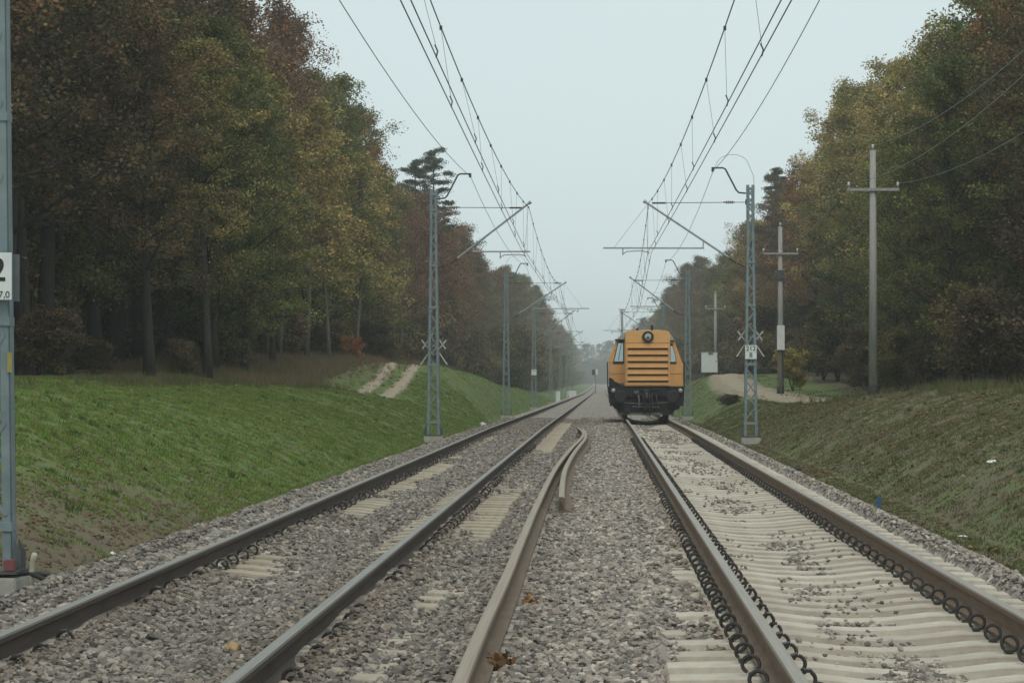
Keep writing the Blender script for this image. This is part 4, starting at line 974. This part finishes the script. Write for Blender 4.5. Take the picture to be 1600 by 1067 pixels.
b = MB(); b.box(hx - .215, hx - .17, -.07, -.003, hz - .03, hz + .02); b.prism([(hx - .05, hz - .07), (hx + .05, hz - .07), (hx, hz + .03)], -.092, -.082); b.build('lamp_bracket', M['black'], hl)
CY = 1.1
b = MB(); b.prism([(-1.32, 1.15), (-1.32, 2.2), (-1.075, 2.80), (-.76, 2.90), (.85, 2.90), (1.02, 2.80), (1.235, 2.2), (1.335, 1.95), (1.335, 1.15)], CY, CY + 2.6); b.build('cab', M['orange'], loco, bevel=.025)
b = MB(); b.prism([(-1.10, 2.805), (-.80, 3.12), (-.4, 3.20), (.5, 3.20), (.87, 3.06), (1.04, 2.805)], CY - .04, CY + 2.7); b.build('cab_roof', M['loco_grey'], loco, bevel=.02)
def window(poly, shrink):
    cx = sum(q[0] for q in poly) / len(poly); cz = sum(q[1] for q in poly) / len(poly)
    b = MB(); b.prism(poly, CY - .03, CY - .002); w = b.build('cab_window', M['rubber'], loco, bevel=.008)
    b = MB(); b.prism([(cx + (x - cx) * shrink, cz + (z - cz) * shrink) for x, z in poly], CY - .036, CY - .031); b.build('pane', M['glass'], w); return w
wl = window([(-1.19, 1.98), (-.79, 1.98), (-.79, 2.80), (-1.0, 2.80)], .80)
wr = window([(.86, 1.98), (1.10, 1.98), (1.07, 2.25), (.94, 2.69), (.86, 2.69)], .80)
for x0, x1, z in ((-1.12, -.77, 2.86), (.84, 1.02, 2.82)):
    b = MB(); b.box(x0, x1, CY - .10, CY - .04, z - .05, z + .0); b.build('eaves_gutter', M['rubber'], loco)
b = MB(); b.prism([(-1.33, 1.16), (-1.33, 1.48), (-1.22, 1.46), (-1.12, 1.34), (-.98, 1.28), (-.92, 1.16)], .55, 1.09); b.build('step_bracket', M['loco_black'], loco, bevel=.02)
b = MB(); b.box(-1.02, -.8, .9, 1.05, 1.16, 1.28); b.box(-.9, -.8, .8, .89, 1.17, 1.24); b.build('valve_box', M['dust'], loco, bevel=.01)
# chassis
for x0, x1, z0_, z1_, y0_ in ((-1.30, -1.0, .50, .74, .0), (1.02, 1.31, .50, .74, .0), (-.86, -.60, .26, .55, -.02), (.55, .9, .24, .5, -.02)):
    b = MB(); b.box(x0, x1, y0_, .058, z0_, z1_); b.box(x0 - .02, x1 + .02, y0_ - .06, .05, z0_ - .03, z0_ - .002); b.build('corner_step', M['loco_black'], loco, bevel=.008)
b = MB(); b.tube([(-.9, -.02, .60), (-.3, -.05, .55), (.3, -.05, .57), (.95, -.02, .62)], .018, 6); b.tube([(-.5, -.03, .45), (.45, -.03, .43)], .022, 6); b.build('brake_pipe', M['dust'], loco)
b = MB(); b.prism([(-1.345, 1.165), (1.345, 1.165), (1.345, .90), (1.32, .58), (1.19, .55), (1.17, .36), (1.00, .33), (.95, .20), (-.99, .20), (-1.01, .36), (-1.16, .38), (-1.18, .52), (-1.31, .54), (-1.33, .85), (-1.36, .95)], .06, 9.2); b.build('chassis', M['loco_black'], loco, bevel=.03)
b = MB(); b.box(-1.25, 1.25, -.06, .055, .78, 1.10); b.box(-.5, .5, -.12, -.061, .82, 1.02); b.build('buffer_beam', M['loco_black'], loco, bevel=.03)
for s in (-1, 1):
    b = MB(); b.lathe((s * .93, 0, .80), [(.12, .05), (.12, -.25), (.235, -.26), (.235, -.31), (.19, -.33)], 18, 'Y'); b.build('buffer', M['loco_black'], loco)
    x = 1.20 if s > 0 else -1.175
    b = MB(); b.lathe((x, 0, 1.02), [(.10, .055), (.10, -.11), (.085, -.12)], 16, 'Y'); l_ = b.build('marker_lamp', M['rubber'], loco); b = MB(); b.lathe((x, 0, 1.02), [(.078, -.121), (.06, -.135), (.01, -.142)], 16, 'Y'); b.build('lens', M['lens'], l_, smooth=True)
b = MB(); b.box(-.44, -.28, -.15, -.121, .92, 1.02); b.build('front_plate', M['dust'], loco, bevel=.01)
b = MB(); b.tube([(0, -.05, .92), (0, -.25, .92), (0, -.33, .88), (0, -.33, .78), (0, -.26, .74)], .045, 8); b.box(-.08, .08, -.12, -.062, .8, 1.05); b.build('coupling_hook', M['mast_dark'], loco)
for i, (x, l) in enumerate(((-.11, .62), (-.03, .55), (.10, .66), (.18, .5), (.34, .42), (-.28, .40))):
    b = MB(); b.tube([(x, -.06, .84), (x, -.18, .82), (x + .01, -.22, .70), (x + .015, -.2, .84 - l), (x + .0, -.17, .80 - l)], .026, 8); b.tube([(x, -.06, .84), (x, -.14, .83)], .04, 8); b.build('brake_hose', M['rubber'] if i != 5 else M['dust'], loco, smooth=True)
b = MB(); b.box(-1.0, .98, .02, .058, .15, .235); b.build('rail_guard', M['dust'], loco, bevel=.01)
for s in (-1, 1):
    for yy in (1.7, 4.6):
        b = MB(); b.lathe((s * G - s * .045, yy, .46), [(.46, 0), (.46, s * .10), (.36, s * .11), (.30, s * .06), (.12, s * .12)], 28, 'X'); b.lathe((s * G - s * .075, yy, .46), [(.49, 0), (.49, s * .029)], 28, 'X'); b.build('wheel', M['dust'], loco)
b = MB()
for yy in (1.7, 4.6): b.tube([(-.64, yy, .46), (.64, yy, .46)], .08, 10)
b.build('axle', M['loco_black'], loco)
b = MB(); b.tube([(-.70, .5, .06), (-.60, .3, -.02), (-.35, .2, -.085), (.0, .18, -.115), (.30, .2, -.09), (.55, .3, -.01), (.66, .5, .1)], [.03, .04, .045, .045, .055, .075, .08], 8); b.build('hanging_hose', M['rubber'], loco, smooth=True)
for s in (-1, 1):
    b = MB(); b.box(s * .74 - .06, s * .74 + .06, .1, .3, .05, .22); b.build('sand_pipe', M['loco_black'], loco)
    b = MB(); b.tube([(s * 1.37, .9, 1.1), (s * 1.385, .9, 2.0), (s * 1.36, 1.05, 2.05)], .02, 6); b.build('handrail', M['rubber'], loco)
for s, xx in ((-1, -.745), (1, .835)):
    b = MB(); b.tube([(xx - s * .05, -.002, 1.35), (xx - s * .05, -.07, 1.37), (xx - s * .05, -.07, 2.55), (xx - s * .05, -.002, 2.57)], .012, 6); b.build('grab_rail', M['orange'], loco)
    b = MB(); b.box(xx - s * .001 - .004, xx + .004, 1.6, 1.62, 1.2, 3.0); b.build('panel_seam', M['slit'], loco)
for z in (1.62, 2.02, 2.46):
    b = MB(); b.box(-1.30 if z < 2.1 else -1.16, -.78, CY - .008, CY - .002, z - .006, z + .004); b.build('panel_seam', M['slit'], loco)
    if z < 2.0: b = MB(); b.box(.86, 1.31, CY - .008, CY - .002, z - .006, z + .004); b.build('panel_seam', M['slit'], loco)
b = MB(); b.tube([(-.99, CY - .05, 2.1), (-.93, CY - .06, 2.45), (-.88, CY - .05, 2.72)], .010, 5); b.build('wiper', M['black'], wl)
for x, h in ((-.32, .08), (.21, .20)):
    b = MB(); b.tube([(x, .6, 3.15), (x, .6, 3.15 + h)], .045, 8); b.build('exhaust_stub', M['rubber'], loco)

# ------------------------------------------------------------------ small things on the ground
z0 = FZ
def at_px(px, D): return (px - 940) * D / 4000
r = thing('cable_conduit', 'pale yellowish pipe sticking up beside the nearest mast foundation', 'pipe', (-5.06, 22.6, -.49)); b = MB(); b.tube([(0, 0, -.1), (.0, 0, .12), (.01, 0, .22), (.035, -.03, .28)], .026, 8); b.build('pipe', M['paleplastic'], r, smooth=True)
b = MB(); b.tube([(-5.2, 22.7, -.40), (-5.08, 22.6, -.38), (-4.9, 22.5, -.44), (-4.72, 22.45, -.46), (-4.6, 22.4, -.52)], .022, 8); tag(b.build('hose', M['rubber'], smooth=True), 'dark hose sloping from the nearest mast base into the stones', 'hose')
b = MB(); b.tube([(-5.2, 22.8, -.38), (-5.0, 22.9, -.42), (-4.75, 23.0, -.44), (-4.5, 23.05, -.45), (-4.4, 23.1, -.5)], .02, 8); tag(b.build('hose', M['rubber'], smooth=True), 'dark hose lying flat on the shoulder beside the nearest mast', 'hose')
r = thing('bolt_cover', 'dull red block on the base plate of the nearest mast', 'block', (-5.30, 22.80, FZ + .062)); b = MB(); b.box(-.05, .05, -.05, .05, 0, .10); b.build('block', M['red'], r, bevel=.008)
x, D = 4.12, 40.0
x = at_px(1370, 38.2); b = MB(); b.tube([(x, 38.2, float(hg(x, 38.2)) - .2), (x + .01, 38.2, float(hg(x, 38.2)) + .26)], .028, 8); tag(b.build('stake', M['blue']), 'short blue stake at the foot of the right bank', 'stake')
def rubble(name, label, cat, px, D, size, m, flat=.4):
    x = at_px(px, D); bm = bmesh.new()
    for k in range(18):
        q = Vector(rng.normal(size=3)).normalized(); bm.verts.new((q.x * size * random.uniform(.7, 1.2), q.y * size, q.z * size * flat * random.uniform(.6, 1.2)))
    bmesh.ops.convex_hull(bm, input=bm.verts[:])
    for v in [v for v in bm.verts if not v.link_faces]: bm.verts.remove(v)
    me = bpy.data.meshes.new(name); bm.to_mesh(me); bm.free(); me.materials.append(m); o = link(name, me)
    zz = max(float(hg(x, D)), float(hb(x, D)) if -5 < x < 4 else -9); o.location = (x, D, zz + size * flat * .55); return tag(o, label, cat)
rubble('plastic_litter', 'crumpled pale green plastic on the grass left of the tracks', 'litter', 313, 28.8, .09, M['greenplastic'], .7)
rubble('paper_litter', 'white crumpled scrap on the brown soil near the left mast', 'litter', 172, 28.6, .055, M['paper'], .7)
rubble('paper_litter', 'white scrap on the grass below the right bank', 'litter', 1500, 33.0, .07, M['paper'], .3)
rubble('paper_litter', 'pale scrap higher up the right bank', 'litter', 1546, 40.0, .08, M['paper'], .5)
rubble('pale_stone', 'pale stone in the grass beside the second left mast', 'stone', 755, 118, .22, M['paper'], .6)
rubble('dark_lump', 'dark lump lying where ballast meets the right bank', 'debris', 1240, 56, .17, M['loco_black'], .45)
rubble('ochre_stone', 'ochre coloured stone between the left rails', 'stone', 362, 13.9, .05, simple('ochre', (.3, .2, .09), (.38, .26, .12), 9, .9), .7)
def leafheap(px, D, n, label, pal):
    x = at_px(px, D); c = [(x + random.gauss(0, .05), D + random.gauss(0, .12), float(hb(x, D)) + .03) for _ in range(n)]
    v, t_ = leaves(c, [.06] * n, 14, .05, pal, .5, 77); me = npmesh('fallen_leaves', v, np.arange(len(v)).reshape(-1, 4), None, t_); me.materials.append(M['leaf']); o = kind(link('fallen_leaves', me), 'stuff'); o['label'] = label
leafheap(783, 13.2, 6, 'heap of brown fallen leaves against the loose rail', [(.10, .06, .032), (.075, .045, .027), (.13, .08, .04)])
leafheap(818, 16.9, 1, 'orange fallen leaves beside the loose rail', [(.28, .17, .07), (.2, .12, .06)])

# ------------------------------------------------------------------ air
b = MB(); b.box(-320, 320, -40, 1800, -5, 34); hz_ = b.build('haze', M['black']); hz_.data.materials.clear(); kind(hz_, 'stuff'); hz_['label'] = 'thin autumn haze over the whole line'
m = bpy.data.materials.new('haze_air'); m.use_nodes = True; t = m.node_tree; t.nodes.clear(); o_ = t.nodes.new('ShaderNodeOutputMaterial'); pv = t.nodes.new('ShaderNodeVolumePrincipled')
pv.inputs['Color'].default_value = (.93, .985, 1.0, 1); pv.inputs['Density'].default_value = .0005; pv.inputs['Anisotropy'].default_value = 0.3
t.links.new(pv.outputs[0], o_.inputs['Volume']); hz_.data.materials.append(m)
